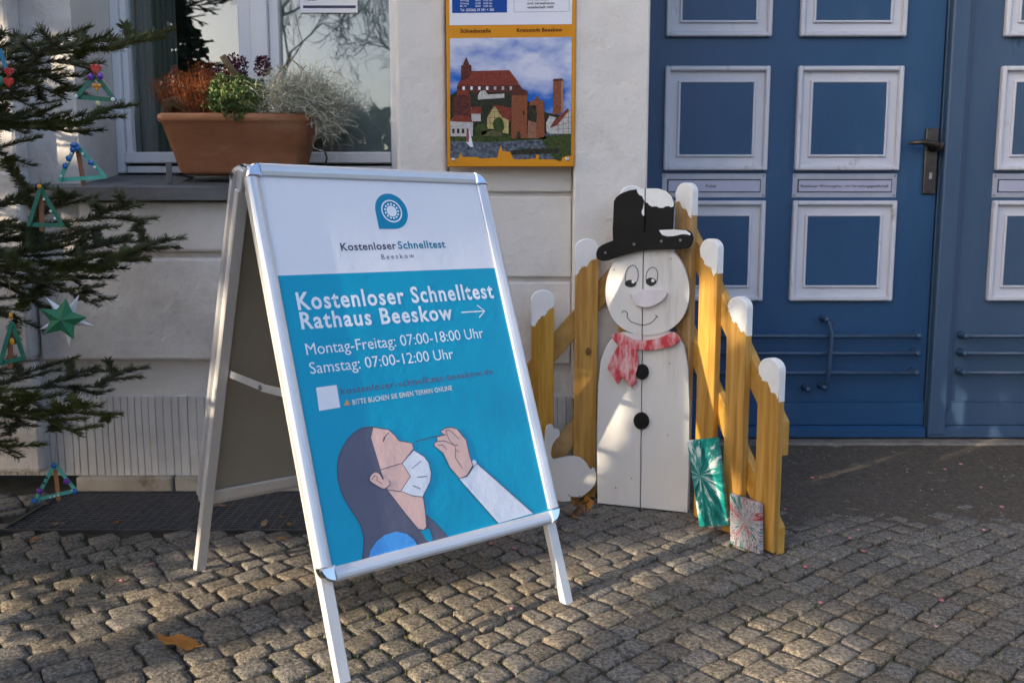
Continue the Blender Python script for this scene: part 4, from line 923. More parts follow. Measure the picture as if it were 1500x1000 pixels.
cb = tube('cable', [at(473, 190, 3.21), at(472, 215, 3.215), at(477, 225, 3.22), at(479, 232, 3.225), at(476, 243, 3.23)] + [Vector((at(476, 243, 3.23).x, 3.24, 1.056))], .0035, pm('cable_grey', (.06, .06, .065), rough=.6)); tag(cb, 'thin dark cable hanging from the right end of the terracotta trough', 'cable')
# plants
def needle_clump(cx, cy, z0, n, spread, hgt, lean, rr, seed, curl=.0, seg=4, wid=.0011):
    r2 = random.Random(seed); V, Fc = [], []
    for i in range(n):
        a = r2.uniform(0, 6.283); q = math.sqrt(r2.random()); bx, by = cx + rr[0] * q * math.cos(a) * .5, cy + rr[1] * q * math.sin(a) * .5
        L = hgt * r2.uniform(.55, 1.0) * (1.05 - .35 * q); d = Vector((math.cos(a) * spread * q * rr[0] * 3 + lean[0] + r2.uniform(-.15, .15), math.sin(a) * spread * q * rr[1] * 3 + lean[1] + r2.uniform(-.15, .15), 1)).normalized()
        p = Vector((bx, by, z0)); b = len(V); s = Vector((-math.sin(a + r2.random() * 3), math.cos(a + r2.random() * 3), 0)).normalized()
        for k in range(seg + 1):
            w_ = wid * (1 - .6 * k / seg); V += [p + s * w_, p - s * w_]
            d = (d + Vector((r2.uniform(-curl, curl), r2.uniform(-curl, curl), r2.uniform(-curl, curl)))).normalized(); p = p + d * L / seg
        for k in range(seg): Fc.append((b + 2 * k, b + 2 * k + 1, b + 2 * k + 3, b + 2 * k + 2))
    return V, Fc
def leaflets(V, Fc, pts, size, r2, up=.4, asp=.5):
    for p in pts:
        d = Vector((r2.uniform(-1, 1), r2.uniform(-1, 1), r2.uniform(-.3, 1) + up)).normalized(); s = d.cross(Vector((r2.uniform(-1, 1), r2.uniform(-1, 1), r2.uniform(-1, 1)))).normalized(); L = size * r2.uniform(.6, 1.2)
        b = len(V); V += [p, p + d * L * .5 + s * L * asp * .5, p + d * L, p + d * L * .5 - s * L * asp * .5]; Fc.append((b, b + 1, b + 2, b + 3))
rz = random.Random(4)
hm = pm('heather_rust', (.20, .042, .012), (.30, .095, .030), 60, .8, tint=.3)
hx = at(300, 165, 3.08).x
he = thing('heather_plant', 'rust-orange heather in the left half of the terracotta trough', 'plant', (hx, 3.08, tzt))
V, Fc = needle_clump(hx, 3.085, tzt - .016, 620, .55, .20, (-.05, -.05), (.22, .13), 7, .10, 6, .0014)
stems = list(V); pyd('stems', V, Fc, pm('heather_stem', (.17, .055, .02), (.25, .10, .04), 40, .9), he)
V, Fc = [], []; leaflets(V, Fc, [stems[i] + Vector((rz.uniform(-.004, .004), rz.uniform(-.004, .004), rz.uniform(-.003, .003))) for i in range(0, len(stems)) for _ in range(4) if (i % 14) > 2], .0062, rz, 1.2, .30)
tag(pyd('foliage', V, Fc, hm, he), kind='stuff')
dm = pm('dry_stalk', (.09, .055, .028), (.17, .11, .055), 30, .9)
V, Fc = [], []
for i in range(46):
    f = rz.random(); a = f * 1.5; px_ = at(236 + 14 * f, 165, 3.03).x; y = 3.02 + rz.uniform(0, .07); hgt = rz.uniform(.02, .062)
    tube_vf([(px_ + .0 , y, tzt - .014), (px_ + .012, y - .005, tzt + hgt * .8), (px_ + .045, y - .008, tzt + hgt), (px_ + .085 + rz.uniform(-.01, .01), y, tzt + .002)], .0012, 4, V, Fc)
dg_ = pyd('dried_grass', V, Fc, dm); tag(dg_, 'bent brown dried grass at the left end of the terracotta trough', 'plant')
gx = at(352, 150, 3.06).x
he2 = thing('hebe_plant', 'small-leaved green shrub in the middle of the terracotta trough', 'plant', (gx, 3.06, tzt))
V, Fc = [], []
pts = []
for i in range(5200):
    d = Vector((rz.gauss(0, 1), rz.gauss(0, 1), rz.gauss(0, 1))).normalized(); r_ = rz.uniform(.72, 1.0) ** .5
    k = 1 + .34 * noise.noise(d * 3.1)
    p = Vector((gx + d.x * .108 * r_ * k, 3.045 + d.y * .08 * r_ * k, tzt + .038 + d.z * .074 * r_ * k))
    if p.z > tzt - .014 or p.y < 3.0: pts.append(p)
leaflets(V, Fc, pts, .0135, rz, .5, .6)
tag(pyd('foliage', V, Fc, pm('hebe_green', (.045, .085, .018), (.13, .18, .055), 45, .55, tint=.35), he2), kind='stuff')
V, Fc = [], []
for i in range(14):
    a = rz.uniform(0, 6.28); tube_vf([(gx + rz.uniform(-.02, .02), 3.06, tzt - .016), (gx + .05 * math.cos(a), 3.06 + .035 * math.sin(a), tzt + .05)], .0015, 4, V, Fc)
pyd('stems', V, Fc, dm, he2)
sx_ = at(437, 150, 3.07).x
he3 = thing('silver_cushion_plant', 'wiry silver-grey cushion plant spilling over the right end of the terracotta trough', 'plant', (sx_, 3.07, tzt))
V, Fc = [], []
for i in range(3600):
    d = Vector((rz.gauss(0, 1), rz.gauss(0, 1), abs(rz.gauss(0, 1)) - .2)).normalized(); p = Vector((sx_ + rz.gauss(.012, .042), 3.05 + rz.gauss(0, .025), tzt + rz.uniform(-.01, .06)))
    if d.x > .3: d.z -= .35 * d.x
    L = rz.uniform(.06, .125) * (1.0 if d.x < .5 else 1.12); b = len(V); s = d.cross(Vector((rz.uniform(-1, 1), rz.uniform(-1, 1), rz.uniform(-1, 1)))).normalized() * .0008
    for k in range(13):
        V += [p + s, p - s]
        if k: Fc.append((b + 2 * k - 2, b + 2 * k - 1, b + 2 * k + 1, b + 2 * k))
        d = (d + Vector((rz.uniform(-.75, .75), rz.uniform(-.75, .75), rz.uniform(-.75, .7)))).normalized(); p = p + d * L / 8
        if p.z < tzt - .004 and p.x < tx1 - .004: break
tag(pyd('foliage', V, Fc, pm('silver_wire', (.34, .335, .25), (.52, .50, .40), 40, .7, tint=.3), he3), kind='stuff')
V, Fc = [], []
for i in range(12): tube_vf([(sx_ + rz.uniform(-.03, .03), 3.07, tzt - .016), (sx_ + rz.uniform(-.06, .08), 3.07 + rz.uniform(-.03, .03), tzt + .05)], .0015, 4, V, Fc)
pyd('stems', V, Fc, dm, he3)
purp = pm('purple_leaf', (.055, .012, .028), (.10, .028, .050), 40, .6, tint=.35)
def sprig(label, u0, v0, u1, v1, n, rad, seed):
    r2 = random.Random(seed); a, b = at(u0, v0, 3.13), at(u1, v1, 3.13); t = thing('purple_sprig', label, 'plant', (a.x, 3.13, tzt - .016), 'purple sprigs in the trough')
    a.z = tzt - .016
    tube('stem', [a, a.lerp(b, .5) + Vector((.006, 0, 0)), b], [.0028, .002, .0012], dm, t, 5); V, Fc = [], []; pts = []
    for i in range(n):
        d = Vector((r2.gauss(0, 1), r2.gauss(0, 1), r2.gauss(0, 1))).normalized(); pts.append(b + Vector((d.x * rad[0], d.y * rad[0] * .7, d.z * rad[1])) * r2.uniform(.4, 1) ** .5)
    leaflets(V, Fc, pts, .013, r2, .3, .7); tag(pyd('foliage', V, Fc, purp, t), kind='stuff')
sprig('tall dark purple leafy sprig beside the sawn branch in the trough', 352, 160, 346, 105, 420, (.040, .058), 1)
sprig('small dark purple leafy sprig left of the silver plant in the trough', 384, 160, 384, 98, 260, (.028, .034), 2)
sprig('low dark purple foliage behind the heather in the trough', 305, 160, 312, 112, 260, (.055, .022), 3)
bk = pm('bark_brown', (.11, .075, .035), (.19, .135, .065), 30, .85, .5, 60)
tw = tube('cut_branch', [at(372, 165, 3.10), at(350, 115, 3.07), at(334, 95, 3.05), at(326, 82, 3.045)], [.0125, .012, .0115, .011], bk, None, 10); tag(tw, 'thick sawn brown branch stuck upright in the terracotta trough', 'branch')
t2 = thing('forked_twig', 'thin forked twig rising above the silver plant in the trough', 'twig', tuple(at(398, 160, 3.12)))
tube('stem', [at(396, 168, 3.12), at(404, 112, 3.12), at(417, 97, 3.12), at(427, 82, 3.12)], [.003, .0028, .0025, .002], bk, t2, 6); tube('side_shoot', [at(425, 86, 3.12), at(433, 92, 3.12), at(445, 103, 3.12), at(470, 130, 3.12), at(503, 155, 3.12)], [.002, .002, .0018, .0016, .001], bk, t2, 6); tube('side_shoot', [at(411, 103, 3.12), at(406, 97, 3.12)], .002, bk, t2, 6)

# ------------------------------------------------------------------ fallen leaves and pink petals
lfm = pm('dead_leaf', (.19, .075, .018), (.32, .15, .045), 30, .6, .3, 60, tint=.35)
def dry_leaf(u, v, size, label, seed, z=0.0, stand=.25, Y=None):
    r2 = random.Random(seed); p = gp(u, v, z); V = []; Fc = []; n = 18; out = []
    for i in range(n):
        a = 2 * math.pi * i / n; r_ = (.5 + .07 * math.cos(5 * a) + r2.uniform(-.06, .06)) * (1 if abs(math.sin(a)) < .9 else .8); out.append((r_ * math.cos(a), .62 * r_ * math.sin(a)))
    yaw = r2.uniform(0, 6.28); tl = r2.uniform(.1, stand); cv = r2.uniform(.5, 1.1)
    def T3(x, y, k): 
        zz = cv * y * y + .25 * x * x + .06 * math.sin(7 * x + seed) + tl * (x + .5) * .6; x, y = x * size, y * size
        return Vector((p.x + x * math.cos(yaw) - y * math.sin(yaw), p.y + x * math.sin(yaw) + y * math.cos(yaw), z + .003 + zz * size))
    for x, y in out: V.append(T3(x, y, 0))
    for x, y in out: V.append(T3(x * .5, y * .5, 0))
    V.append(T3(0, 0, 0)); 
    for i in range(n): j = (i + 1) % n; Fc += [(i, j, n + j, n + i), (n + i, n + j, 2 * n)]
    tube_vf([T3(-.45, 0, 0), T3(-.8, .05, 0)], .0012, 4, V, Fc)
    mz = min(q.z for q in V); V = [Vector((q.x, q.y, q.z - mz + z + .001)) for q in V]
    o = pyd('dead_leaf', V, Fc, lfm if size < .06 else pm('dead_leaf_orange', (.34, .12, .016), (.48, .21, .04), 25, .5, .3, 60), smooth=True); tag(o, label, 'leaf', 'fallen brown leaves'); return o
dry_leaf(262, 945, .088, 'large curled brown leaf alone on the cobbles at lower left', 2, .004)
cr_ = thing('crumpled_leaf', 'big crumpled ochre leaf standing against the white animal cut-out', 'leaf', tuple(gp(850, 752)), 'fallen brown leaves')
def crumple(u0, v0, Yc, s, seed):
    r2 = random.Random(seed); c = at(u0, v0, Yc); V, Fc = [], []; n = 14
    d = Vector((r2.uniform(-1, 1), -.5, r2.uniform(-.2, 1))).normalized(); e = d.cross(Vector((.3, 1, .2))).normalized(); f = d.cross(e)
    for i in range(n):
        for k, q in enumerate((1, .5)):
            a = 2 * math.pi * i / n; r_ = q * s * (.8 + .25 * math.cos(5 * a + seed)); V.append(c + d * r_ * math.cos(a) + e * r_ * .8 * math.sin(a) + f * s * (.55 * q * q * math.sin(2 * a + seed) + .2 * math.cos(3 * a)))
    V.append(c + f * s * -.25)
    for i in range(n): j = (i + 1) % n; Fc += [(2 * i, 2 * j, 2 * j + 1, 2 * i + 1), (2 * i + 1, 2 * j + 1, 2 * n)]
    pyd('leaf_lobe', V, Fc, lfm, cr_, smooth=True)
crumple(842, 730, 2.74, .026, 3); crumple(857, 738, 2.73, .034, 5); crumple(842, 752, 2.72, .026, 8); crumple(850, 746, 2.73, .026, 11)
for i, (u, v, s_, lb, z) in enumerate(((175, 766, .030, 'pale ochre leaf at the front edge of the foot grate', .004), (86, 769, .034, 'flat brown leaf near the left front corner of the foot grate', .004), (68, 741, .030, 'dark brown leaf on the foot grate under the lowest ornament', .004), (322, 742, .036, 'long brown leaf on the grate beside the rear leg of the board', .004), (388, 768, .036, 'brown leaf on the grate seen through the board legs', .004), (422, 769, .024, 'small orange leaf on the grate nearest the front frame', .004), (414, 758, .022, 'small brown leaf further back on the grate inside the board', .004), (232, 714, .022, 'dark curled leaf at the plinth behind the grate', .004), (50, 791, .026, 'rust-brown leaf on the cobbles just before the grate', .006), (412, 790, .026, 'dull brown leaf on the cobbles between the board legs', .006), (430, 715, .028, 'brown leaf at the back of the grate under the rear frame', .004))): dry_leaf(u, v, s_, lb, 30 + i, z, .5)
pkm = pm('pink_petal', (.40, .15, .16), (.50, .24, .24), 40, .7, tint=.15)
petal_me = None
for i, (u, v) in enumerate(((1257, 775), (1245, 787), (1180, 829), (1215, 777), (1407, 680), (1384, 688), (1437, 714), (1467, 743), (1442, 775), (1202, 881), (1371, 916), (1379, 878), (178, 849), (222, 825), (719, 795), (753, 802), (750, 890), (1190, 700), (1265, 806), (1150, 745))):
    if petal_me is None:
        bm = bmesh.new(); bmesh.ops.create_icosphere(bm, subdivisions=2, radius=.0058)
        for v_ in bm.verts: v_.co.z *= .55; v_.co.x *= 1.25; v_.co += Vector((noise.noise(v_.co * 260), noise.noise(v_.co * 260 + Vector((4, 0, 0))), 0)) * .0016
        petal_me = bpy.data.meshes.new('pink_petal'); bm.to_mesh(petal_me); bm.free(); petal_me.materials.append(pkm); petal_me.polygons.foreach_set('use_smooth', [True] * len(petal_me.polygons))
    o = bpy.data.objects.new('pink_petal', petal_me); COL.objects.link(o); p = gp(u, v, .004); o.location = (p.x, p.y, max(.0035, bed_z(p.x, p.y) + .002)); o.rotation_euler = (0, 0, i * 1.3); o.scale = [.7 + .5 * ((i * 37) % 10) / 10] * 3
    tag(o, 'tiny pink petal lying on the paving', 'petal', 'pink petals strewn over the paving')
# ------------------------------------------------------------------ spruce at the left with hanging ornaments
ndl = pm('spruce_needles', (.036, .047, .012), (.078, .088, .024), 40, .5, tint=.35)
twg = pm('spruce_bark', (.085, .055, .032), (.14, .095, .055), 40, .9, .4, 60)
def spray(seed, L):
    """one branch along +x, length L, with side shoots and needles"""
    r2 = random.Random(seed); axes = []
    def droop(x): return -.10 * L * (x / L) ** 2 + .05 * L * (x / L) ** 3
    main = [Vector((L * i / 10, .012 * math.sin(i * .9 + seed), droop(L * i / 10))) for i in range(11)]; axes.append((main, .0052, .0016))
    n = 10
    for k in range(n):
        f = .16 + .80 * k / (n - 1); s = 1 if k % 2 else -1; i0 = min(int(f * 10), 9); p = main[i0].lerp(main[i0 + 1], f * 10 - i0)
        ln = (.40 * (1 - f) + .15) * L * r2.uniform(.75, 1.1); a = R(r2.uniform(42, 58)) * s
        d = Vector((math.cos(a), math.sin(a), r2.uniform(-.32, .25))); pts = [p + d * ln * t + Vector((.10 * ln * t * t, 0, -.08 * ln * t * t)) for t in (0, .33, .66, 1)]; axes.append((pts, .0026, .0011))
        m = 3 if ln > .12 else 2
        for j in range(m):
            g = .3 + .5 * j / max(1, m - 1); q = pts[0].lerp(pts[3], g); a2 = a + R(48) * (1 if j % 2 else -1); l2 = ln * (.55 - .3 * g) * r2.uniform(.8, 1.2) + .02
            d2 = Vector((math.cos(a2), math.sin(a2), r2.uniform(-.1, .3))); axes.append(([q, q + d2 * l2 * .5, q + d2 * l2], .0016, .0009))
    V, Fc, W, G = [], [], [], []
    for pts, r0, r1 in axes:
        tube_vf(pts, [r0 + (r1 - r0) * i / (len(pts) - 1) for i in range(len(pts))], 4, W, G)
        tot = sum((b - a).length for a, b in zip(pts, pts[1:])); m = int(tot / .00055)
        for i in range(m):
            t = (i + r2.random()) / m * (len(pts) - 1); k = min(int(t), len(pts) - 2); p = pts[k].lerp(pts[k + 1], t - k); d = (pts[k + 1] - pts[k]).normalized()
            if r0 > .004 and t < 2.2 and r2.random() < .6: continue
            s = d.cross(Vector((0, 0, 1))).normalized(); u = s.cross(d); a = r2.uniform(-.5, math.pi + .5); o = s * math.cos(a) + u * math.sin(a)
            dr = (o * .85 + d * r2.uniform(.45, .95)).normalized(); ln = r2.uniform(.015, .025); sd = dr.cross(o + Vector((.01, .02, .03))).normalized() * .0012
            b = len(V); V += [p + sd, p - sd, p + dr * ln * .7 - sd * .8, p + dr * ln, p + dr * ln * .7 + sd * .8]; Fc.append((b, b + 1, b + 2, b + 3, b + 4))
    mw = bpy.data.meshes.new('branch'); mw.from_pydata([tuple(v) for v in W], [], G); mw.materials.append(twg)
    mn = bpy.data.meshes.new('needles'); mn.from_pydata([tuple(v) for v in V], [], Fc); mn.materials.append(ndl)
    return mw, mn
SPR = [spray(s, .7) for s in (1, 2, 3, 4)]
TB = Vector((-1.78, 2.18, 0))
sp_t = thing('spruce_tree', 'dark green spruce reaching in from the left edge, hung with ornaments', 'tree', tuple(TB))
tube('trunk', [TB, TB + Vector((.01, 0, .8)), TB + Vector((0, .01, 1.9)), TB + Vector((.0, 0, 3.0))], [.045, .036, .020, .004], twg, sp_t, 10)
def branch(base, tip, roll, idx):
    d = tip - base; L = d.length; exx = d.normalized(); eyy = Vector((0, 0, 1)).cross(exx).normalized(); ezz = exx.cross(eyy); k = L / .7
    M = Matrix(((exx.x, eyy.x, ezz.x, base.x), (exx.y, eyy.y, ezz.y, base.y), (exx.z, eyy.z, ezz.z, base.z), (0, 0, 0, 1))) @ Matrix.Rotation(roll, 4, 'X') @ Matrix.Diagonal((k, k * .66, k * .9, 1))
    mw, mn = SPR[idx % 4]
    b = bpy.data.objects.new('branch', mw); COL.objects.link(b); attach(b, sp_t); b.matrix_world = M; b.matrix_basis = M
    nn = bpy.data.objects.new('needles', mn); COL.objects.link(nn); nn.parent = b; nn['kind'] = 'stuff'
    b.matrix_parent_inverse = Matrix.Translation(-TB)
tips = [(172, 66, 2.32, -.16), (108, 92, 2.22, -.10), (130, 178, 2.36, -.10), (40, 152, 2.42, -.02), (202, 372, 2.46, -.05), (188, 318, 2.54, -.08), (166, 386, 2.36, -.01), (97, 418, 2.28, .05), (153, 567, 2.40, -.04), (140, 604, 2.30, .0)]
for i, (u, v, Y, dzb) in enumerate(tips):
    tp = at(u, v, Y) + Vector((0, 0, .028)); base = Vector((TB.x, TB.y, tp.z + dzb)); branch(base, tp, R((34, -28, 22, -38)[i % 4]), i)
r3 = random.Random(9)
for i in range(110):
    z = .28 + 2.65 * i / 110; a = i * 2.4 + r3.uniform(-.3, .3); L = (.98 - .31 * z) * r3.uniform(.85, 1.05); d = Vector((math.cos(a), math.sin(a), r3.uniform(-.12, .12)))
    if L < .12: L = .12
    tp = TB + Vector((0, 0, z)) + d * L; uu = 750 + tp.x / (tp.y * .99 + .06) * F_PX
    if uu > -150 and z < 1.8: continue
    branch(TB + Vector((0, 0, z - .04)), tp, R(r3.uniform(-12, 12)), i)

# ornaments of glued craft sticks
grs = pm('stick_green', (.008, .115, .075), (.015, .16, .105), 30, .45); trq = pm('stick_turquoise', (.05, .32, .27), (.09, .42, .35), 30, .4); brs = pm('stick_brown', (.17, .065, .030), (.24, .10, .05), 40, .6); blus = pm('gem_blue', (.0, .12, .40), rough=.12, coat=.6); pur = pm('gem_purple', (.13, .015, .33), rough=.12, coat=.6); redg = pm('gem_red', (.42, .008, .012), rough=.1, coat=.7); yelg = pm('gem_yellow', (.58, .24, .01), rough=.15, coat=.5); clr = pm('gem_clear', (.62, .66, .66), rough=.1, coat=.6); thr = pm('thread', (.33, .24, .13), rough=.8); whs = pm('paper_star_white', (.66, .68, .72), rough=.7); gst = pm('paper_star_green', (.010, .125, .055), (.016, .17, .08), 12, .6)
def stick(par, a, b, m, wd=.0095, th=.0022, yo=0.0, name='stick'):
    a, b = Vector(a), Vector(b); d = b - a; L = d.length; exx = d.normalized(); eyy = Vector((0, 1, 0)); eyy = (eyy - exx * eyy.dot(exx)).normalized(); ezz = exx.cross(eyy)
    M = Matrix(((exx.x, eyy.x, ezz.x, a.x), (exx.y, eyy.y, ezz.y, a.y + yo), (exx.z, eyy.z, ezz.z, a.z), (0, 0, 0, 1))); h = wd / 2
    pts = [(h * .9 * math.cos(q) , h * math.sin(q)) for q in [R(90 + 180 * i / 6) for i in range(7)]] + [(L + h * .9 * math.cos(q), h * math.sin(q)) for q in [R(-90 + 180 * i / 6) for i in range(7)]]
    return prism(name, pts, -th / 2, th / 2, m, par, M)
def gem(par, p, r, m, name='gem', sx=1.0, sz=1.0):
    bm = bmesh.new(); bmesh.ops.create_icosphere(bm, subdivisions=2, radius=r)
    for v in bm.verts: v.co = Vector((p.x + v.co.x * sx, p.y - .003 + v.co.y * .6, p.z + v.co.z * sz))
    return from_bm(name, bm, m, par)
def heart(par, p, s, m):
    pts = []
    for i in range(24):
        t = 2 * math.pi * i / 24; pts.append((p.x + s * .062 * 16 * math.sin(t) ** 3, p.z + s * .062 * (13 * math.cos(t) - 5 * math.cos(2 * t) - 2 * math.cos(3 * t) - math.cos(4 * t))))
    return prism('heart_gem', pts, p.y - .006, p.y + .001, m, par, None, .002)
def ornament(label, Y, apex, bl, br, m, thread_to=None, centre=None, cm=brs):
    A_, B_, C_ = at(*apex, Y), at(*bl, Y), at(*br, Y); t = thing('triangle_ornament', label, 'ornament', tuple(A_), 'craft stick ornaments on the spruce')
    stick(t, A_, B_, m, yo=-.0024); stick(t, A_, C_, m, yo=.0); stick(t, B_, C_, m, yo=.0024)
    if centre: stick(t, at(*centre[0], Y + .006), at(*centre[1], Y + .006), cm, .011)
    if thread_to: tube('thread', [A_ + Vector((0, -.002, .003)), at(*thread_to, Y)], .0005, thr, t, 4)
    return t, A_, B_, C_
t, A_, B_, C_ = ornament('green stick triangle with red heart and purple gems beside the window frame', 2.08, (140.5, 111), (113, 142), (167.5, 146.5), grs, (146, 72))
heart(t, at(141, 101, 2.072), .012, redg); gem(t, at(134, 113, 2.072), .0085, pur, sx=.75); gem(t, at(148, 112, 2.072), .0085, pur, sx=.75); gem(t, B_ + Vector((0, -.004, 0)), .005, clr); gem(t, C_ + Vector((0, -.004, 0)), .005, clr)
tube('thread', [at(142, 112, 2.075), at(144, 152, 2.075)], .0006, thr, t, 4); gem(t, at(139.5, 126, 2.073), .0055, yelg, 'butterfly_wing'); gem(t, at(146, 126, 2.073), .0055, yelg, 'butterfly_wing'); gem(t, at(143, 131, 2.073), .004, yelg, 'butterfly_wing'); gem(t, at(144, 152, 2.073), .006, pm('gem_pale', (.50, .50, .25), rough=.15, coat=.5))
t, A_, B_, C_ = ornament('green stick triangle with blue gems touching the window sill', 2.18, (111.5, 213), (88.5, 263.5), (154, 259), trq, (112, 200), ((114, 219), (122.5, 270)))
_M['x'] = None
for f in (.12, .38, .60): gem(t, A_.lerp(B_, f) + Vector((0, -.005, 0)), .0068, blus)
for f in (.1, .55): gem(t, A_.lerp(C_, f) + Vector((0, -.005, 0)), .0065, blus)
for f in (.25, .5, .9): gem(t, A_.lerp(B_, f) + Vector((.002, -.006, 0)), .0033, clr)
for f in (.28, .7): gem(t, A_.lerp(C_, f) + Vector((0, -.006, 0)), .0033, clr)
gem(t, A_ + Vector((0, -.006, 0)), .009, blus, sx=1.2, sz=.7)
t, A_, B_, C_ = ornament('tall green stick triangle hanging on a long thread below the sill corner', 2.10, (60, 276), (43, 329), (91, 330), grs, (53, 222), ((60, 284), (62, 336)))
for f in (.3, .62, .82): gem(t, A_.lerp(C_, f) + Vector((-.004, -.005, 0)), .0032, clr)
gem(t, A_ + Vector((0, -.004, .004)), .0055, yelg); tube('thread', [A_, at(61, 226, 2.10)], .0005, thr, t, 4)
t, A_, B_, C_ = ornament('narrow green stick triangle at the left edge under the drooping branch', 2.02, (18, 474), (1, 532), (35, 524), grs, (13, 402), ((16, 482), (15, 537)))
gem(t, at(19, 500, 2.01), .0055, yelg, sz=1.5); gem(t, at(17, 462, 2.01), .0045, yelg, sz=1.6)
t, A_, B_, C_ = ornament('turquoise stick triangle with purple gems hanging low over the foot grate', 2.36, (80.5, 680), (52.5, 732), (111, 718), trq, (84, 624), ((81, 688), (86, 730)), pm('stick_orange', (.30, .12, .035), (.38, .17, .06), 40, .6))
for p, m_ in ((A_, blus), (B_, blus), (C_, blus)): gem(t, p + Vector((0, -.005, 0)), .008, m_)
gem(t, A_.lerp(B_, .72) + Vector((0, -.005, 0)), .0085, pur); gem(t, A_.lerp(C_, .62) + Vector((0, -.005, 0)), .0085, pur)
for f in (.35, .5): gem(t, A_.lerp(B_, f) + Vector((0, -.005, 0)), .0035, pm('gem_dark', (.02, .02, .03), rough=.2))
for f in (.4, .5, .6): gem(t, B_.lerp(C_, f) + Vector((0, -.005, 0)), .0028, clr)
t = thing('gem_ornament', 'red heart gems on a blue stick at the left edge of the upper branch', 'ornament', tuple(at(8, 90, 2.05)), 'craft stick ornaments on the spruce')
stick(t, at(0, 74, 2.05), at(9, 100, 2.05), pm('stick_blue', (.02, .20, .36), rough=.4)); heart(t, at(14, 105, 2.04), .010, redg); heart(t, at(13.5, 120, 2.04), .0115, redg); gem(t, at(2, 119, 2.04), .009, grs, sx=.9, sz=1.2); tube('thread', [at(13, 118, 2.045), at(8, 96, 2.045), at(10, 70, 2.05)], .0006, thr, t, 4)
# star of folded paper
Ystar = 2.08; st_ = thing('paper_star', 'green and white folded paper star hanging before the plaster panel', 'ornament', tuple(at(90, 440, Ystar)))
c = at(91, 468, Ystar)
def starshape(rot, r0, r1, y, m, nm, sq=1.0):
    V = [Vector((c.x, y - .010, c.z))]; Fc = []
    for i in range(10):
        a = rot + math.pi * i / 5; r_ = r0 if i % 2 == 0 else r1; V.append(Vector((c.x + r_ * math.cos(a), y + (.0 if i % 2 == 0 else .004), c.z + sq * r_ * math.sin(a))))
    for i in range(10): Fc.append((0, 1 + i, 1 + (i + 1) % 10))
    V.append(Vector((c.x, y + .010, c.z)))
    for i in range(10): Fc.append((11, 1 + (i + 1) % 10, 1 + i))
    pyd(nm, V, Fc, m, st_)
starshape(R(6), .058, .030, Ystar, gst, 'front_star', .86); starshape(R(58), .066, .021, Ystar + .016, whs, 'back_star', 1.0)
tube('thread', [c + Vector((-.01, 0, .045)), at(86, 425, Ystar)], .0006, thr, st_, 4)

# ------------------------------------------------------------------ the square behind the camera: trees that show in the panes, and a yew shaped to shade the scene
bkm = pm('tree_bark_grey', (.055, .048, .04), (.10, .09, .075), 12, .9, .5, 30)
def bare_tree(x, y, h, seed, label):
    r2 = random.Random(seed); V, Fc = [], []
    def grow(p, d, L, r, lev):
        pts = [p]; q = p; dd = d
        for k in range(3): dd = (dd + Vector((r2.gauss(0, .10), r2.gauss(0, .10), r2.gauss(.03, .06)))).normalized(); q = q + dd * L / 3; pts.append(q)
        tube_vf(pts, [r, r * .88, r * .76, r * .62], 5 if lev > 1 else 8, V, Fc, cap=False)
        if lev >= 6: return
        for k in range(3 if lev < 4 else 4):
            f = r2.uniform(.45, 1.0) if k else 1.0; b = pts[0].lerp(pts[3], f) if f < 1 else pts[3]; a = r2.uniform(0, 6.28); s = dd.cross(Vector((math.cos(a), math.sin(a), .2))).normalized()
            grow(b, (dd * r2.uniform(.6, 1.0) + s * r2.uniform(.45, .95)).normalized(), L * r2.uniform(.60, .80), max(r * r2.uniform(.42, .60), .006), lev + 1)
    t = thing('bare_tree', label, 'tree', (x, y, -.03))
    tube('trunk', [(x, y, -.05), (x + .05, y, h * .12), (x, y + .04, h * .26)], [h * .030, h * .024, h * .021], bkm, t, 10)
    grow(Vector((x, y + .04, h * .26)), Vector((.05, .02, 1)), h * .26, h * .015, 0)
    tag(pyd('crown', V, Fc, bkm, t), kind='stuff')
bare_tree(-2.3, -13, 8.5, 3, 'bare winter tree mirrored in the right window pane'); bare_tree(-6.2, -19, 10, 5, 'bare winter tree mirrored in the left window pane')
def leafy(name, label, base, cen, rad, n, size, seed, lit, m, conical=False):
    r2 = random.Random(seed); V, Fc = [], []
    for i in range(n):
        d = Vector((r2.gauss(0, 1), r2.gauss(0, 1), r2.gauss(0, 1))).normalized(); q = r2.random() ** .4
        if conical: zf = r2.random() ** 1.5; a = r2.uniform(0, 6.28); rr = (1 - zf) * (.55 + .45 * r2.random()); p = Vector((cen.x + rad[0] * rr * math.cos(a), cen.y + rad[1] * rr * math.sin(a), cen.z - rad[2] + 2 * rad[2] * zf))
        else: k = 1 + .18 * noise.noise(d * 2.0 + Vector((seed, 0, 0))); p = cen + Vector((d.x * rad[0], d.y * rad[1], d.z * rad[2])) * q * k
        s = size * r2.uniform(.6, 1.2); skip = False
        for (T_, rt) in lit:  # drop clumps that would shade a spot meant to be lit
            w_ = p - T_; tt = w_.dot(SUN)
            if tt > 0 and (w_ - SUN * tt).length < rt + s * .2: skip = True; break
        if skip: continue
        u = Vector((r2.gauss(0, 1), r2.gauss(0, 1), r2.gauss(0, 1))).normalized(); v = u.cross(Vector((r2.gauss(0, 1), r2.gauss(0, 1), r2.gauss(0, 1)))).normalized(); b = len(V)
        V += [p - u * s * .5, p + v * s * .32 - u * s * .1, p + u * s * .5, p - v * s * .32 + u * s * .1]; Fc.append((b, b + 1, b + 2, b + 3))
    t = thing(name, label, 'tree', tuple(base)); tube('trunk', [base, base.lerp(cen, .5), cen + Vector((0, 0, rad[2] * .5))], [.16, .13, .05], bkm, t, 8)
    tag(pyd('crown', V, Fc, m, t), kind='stuff')
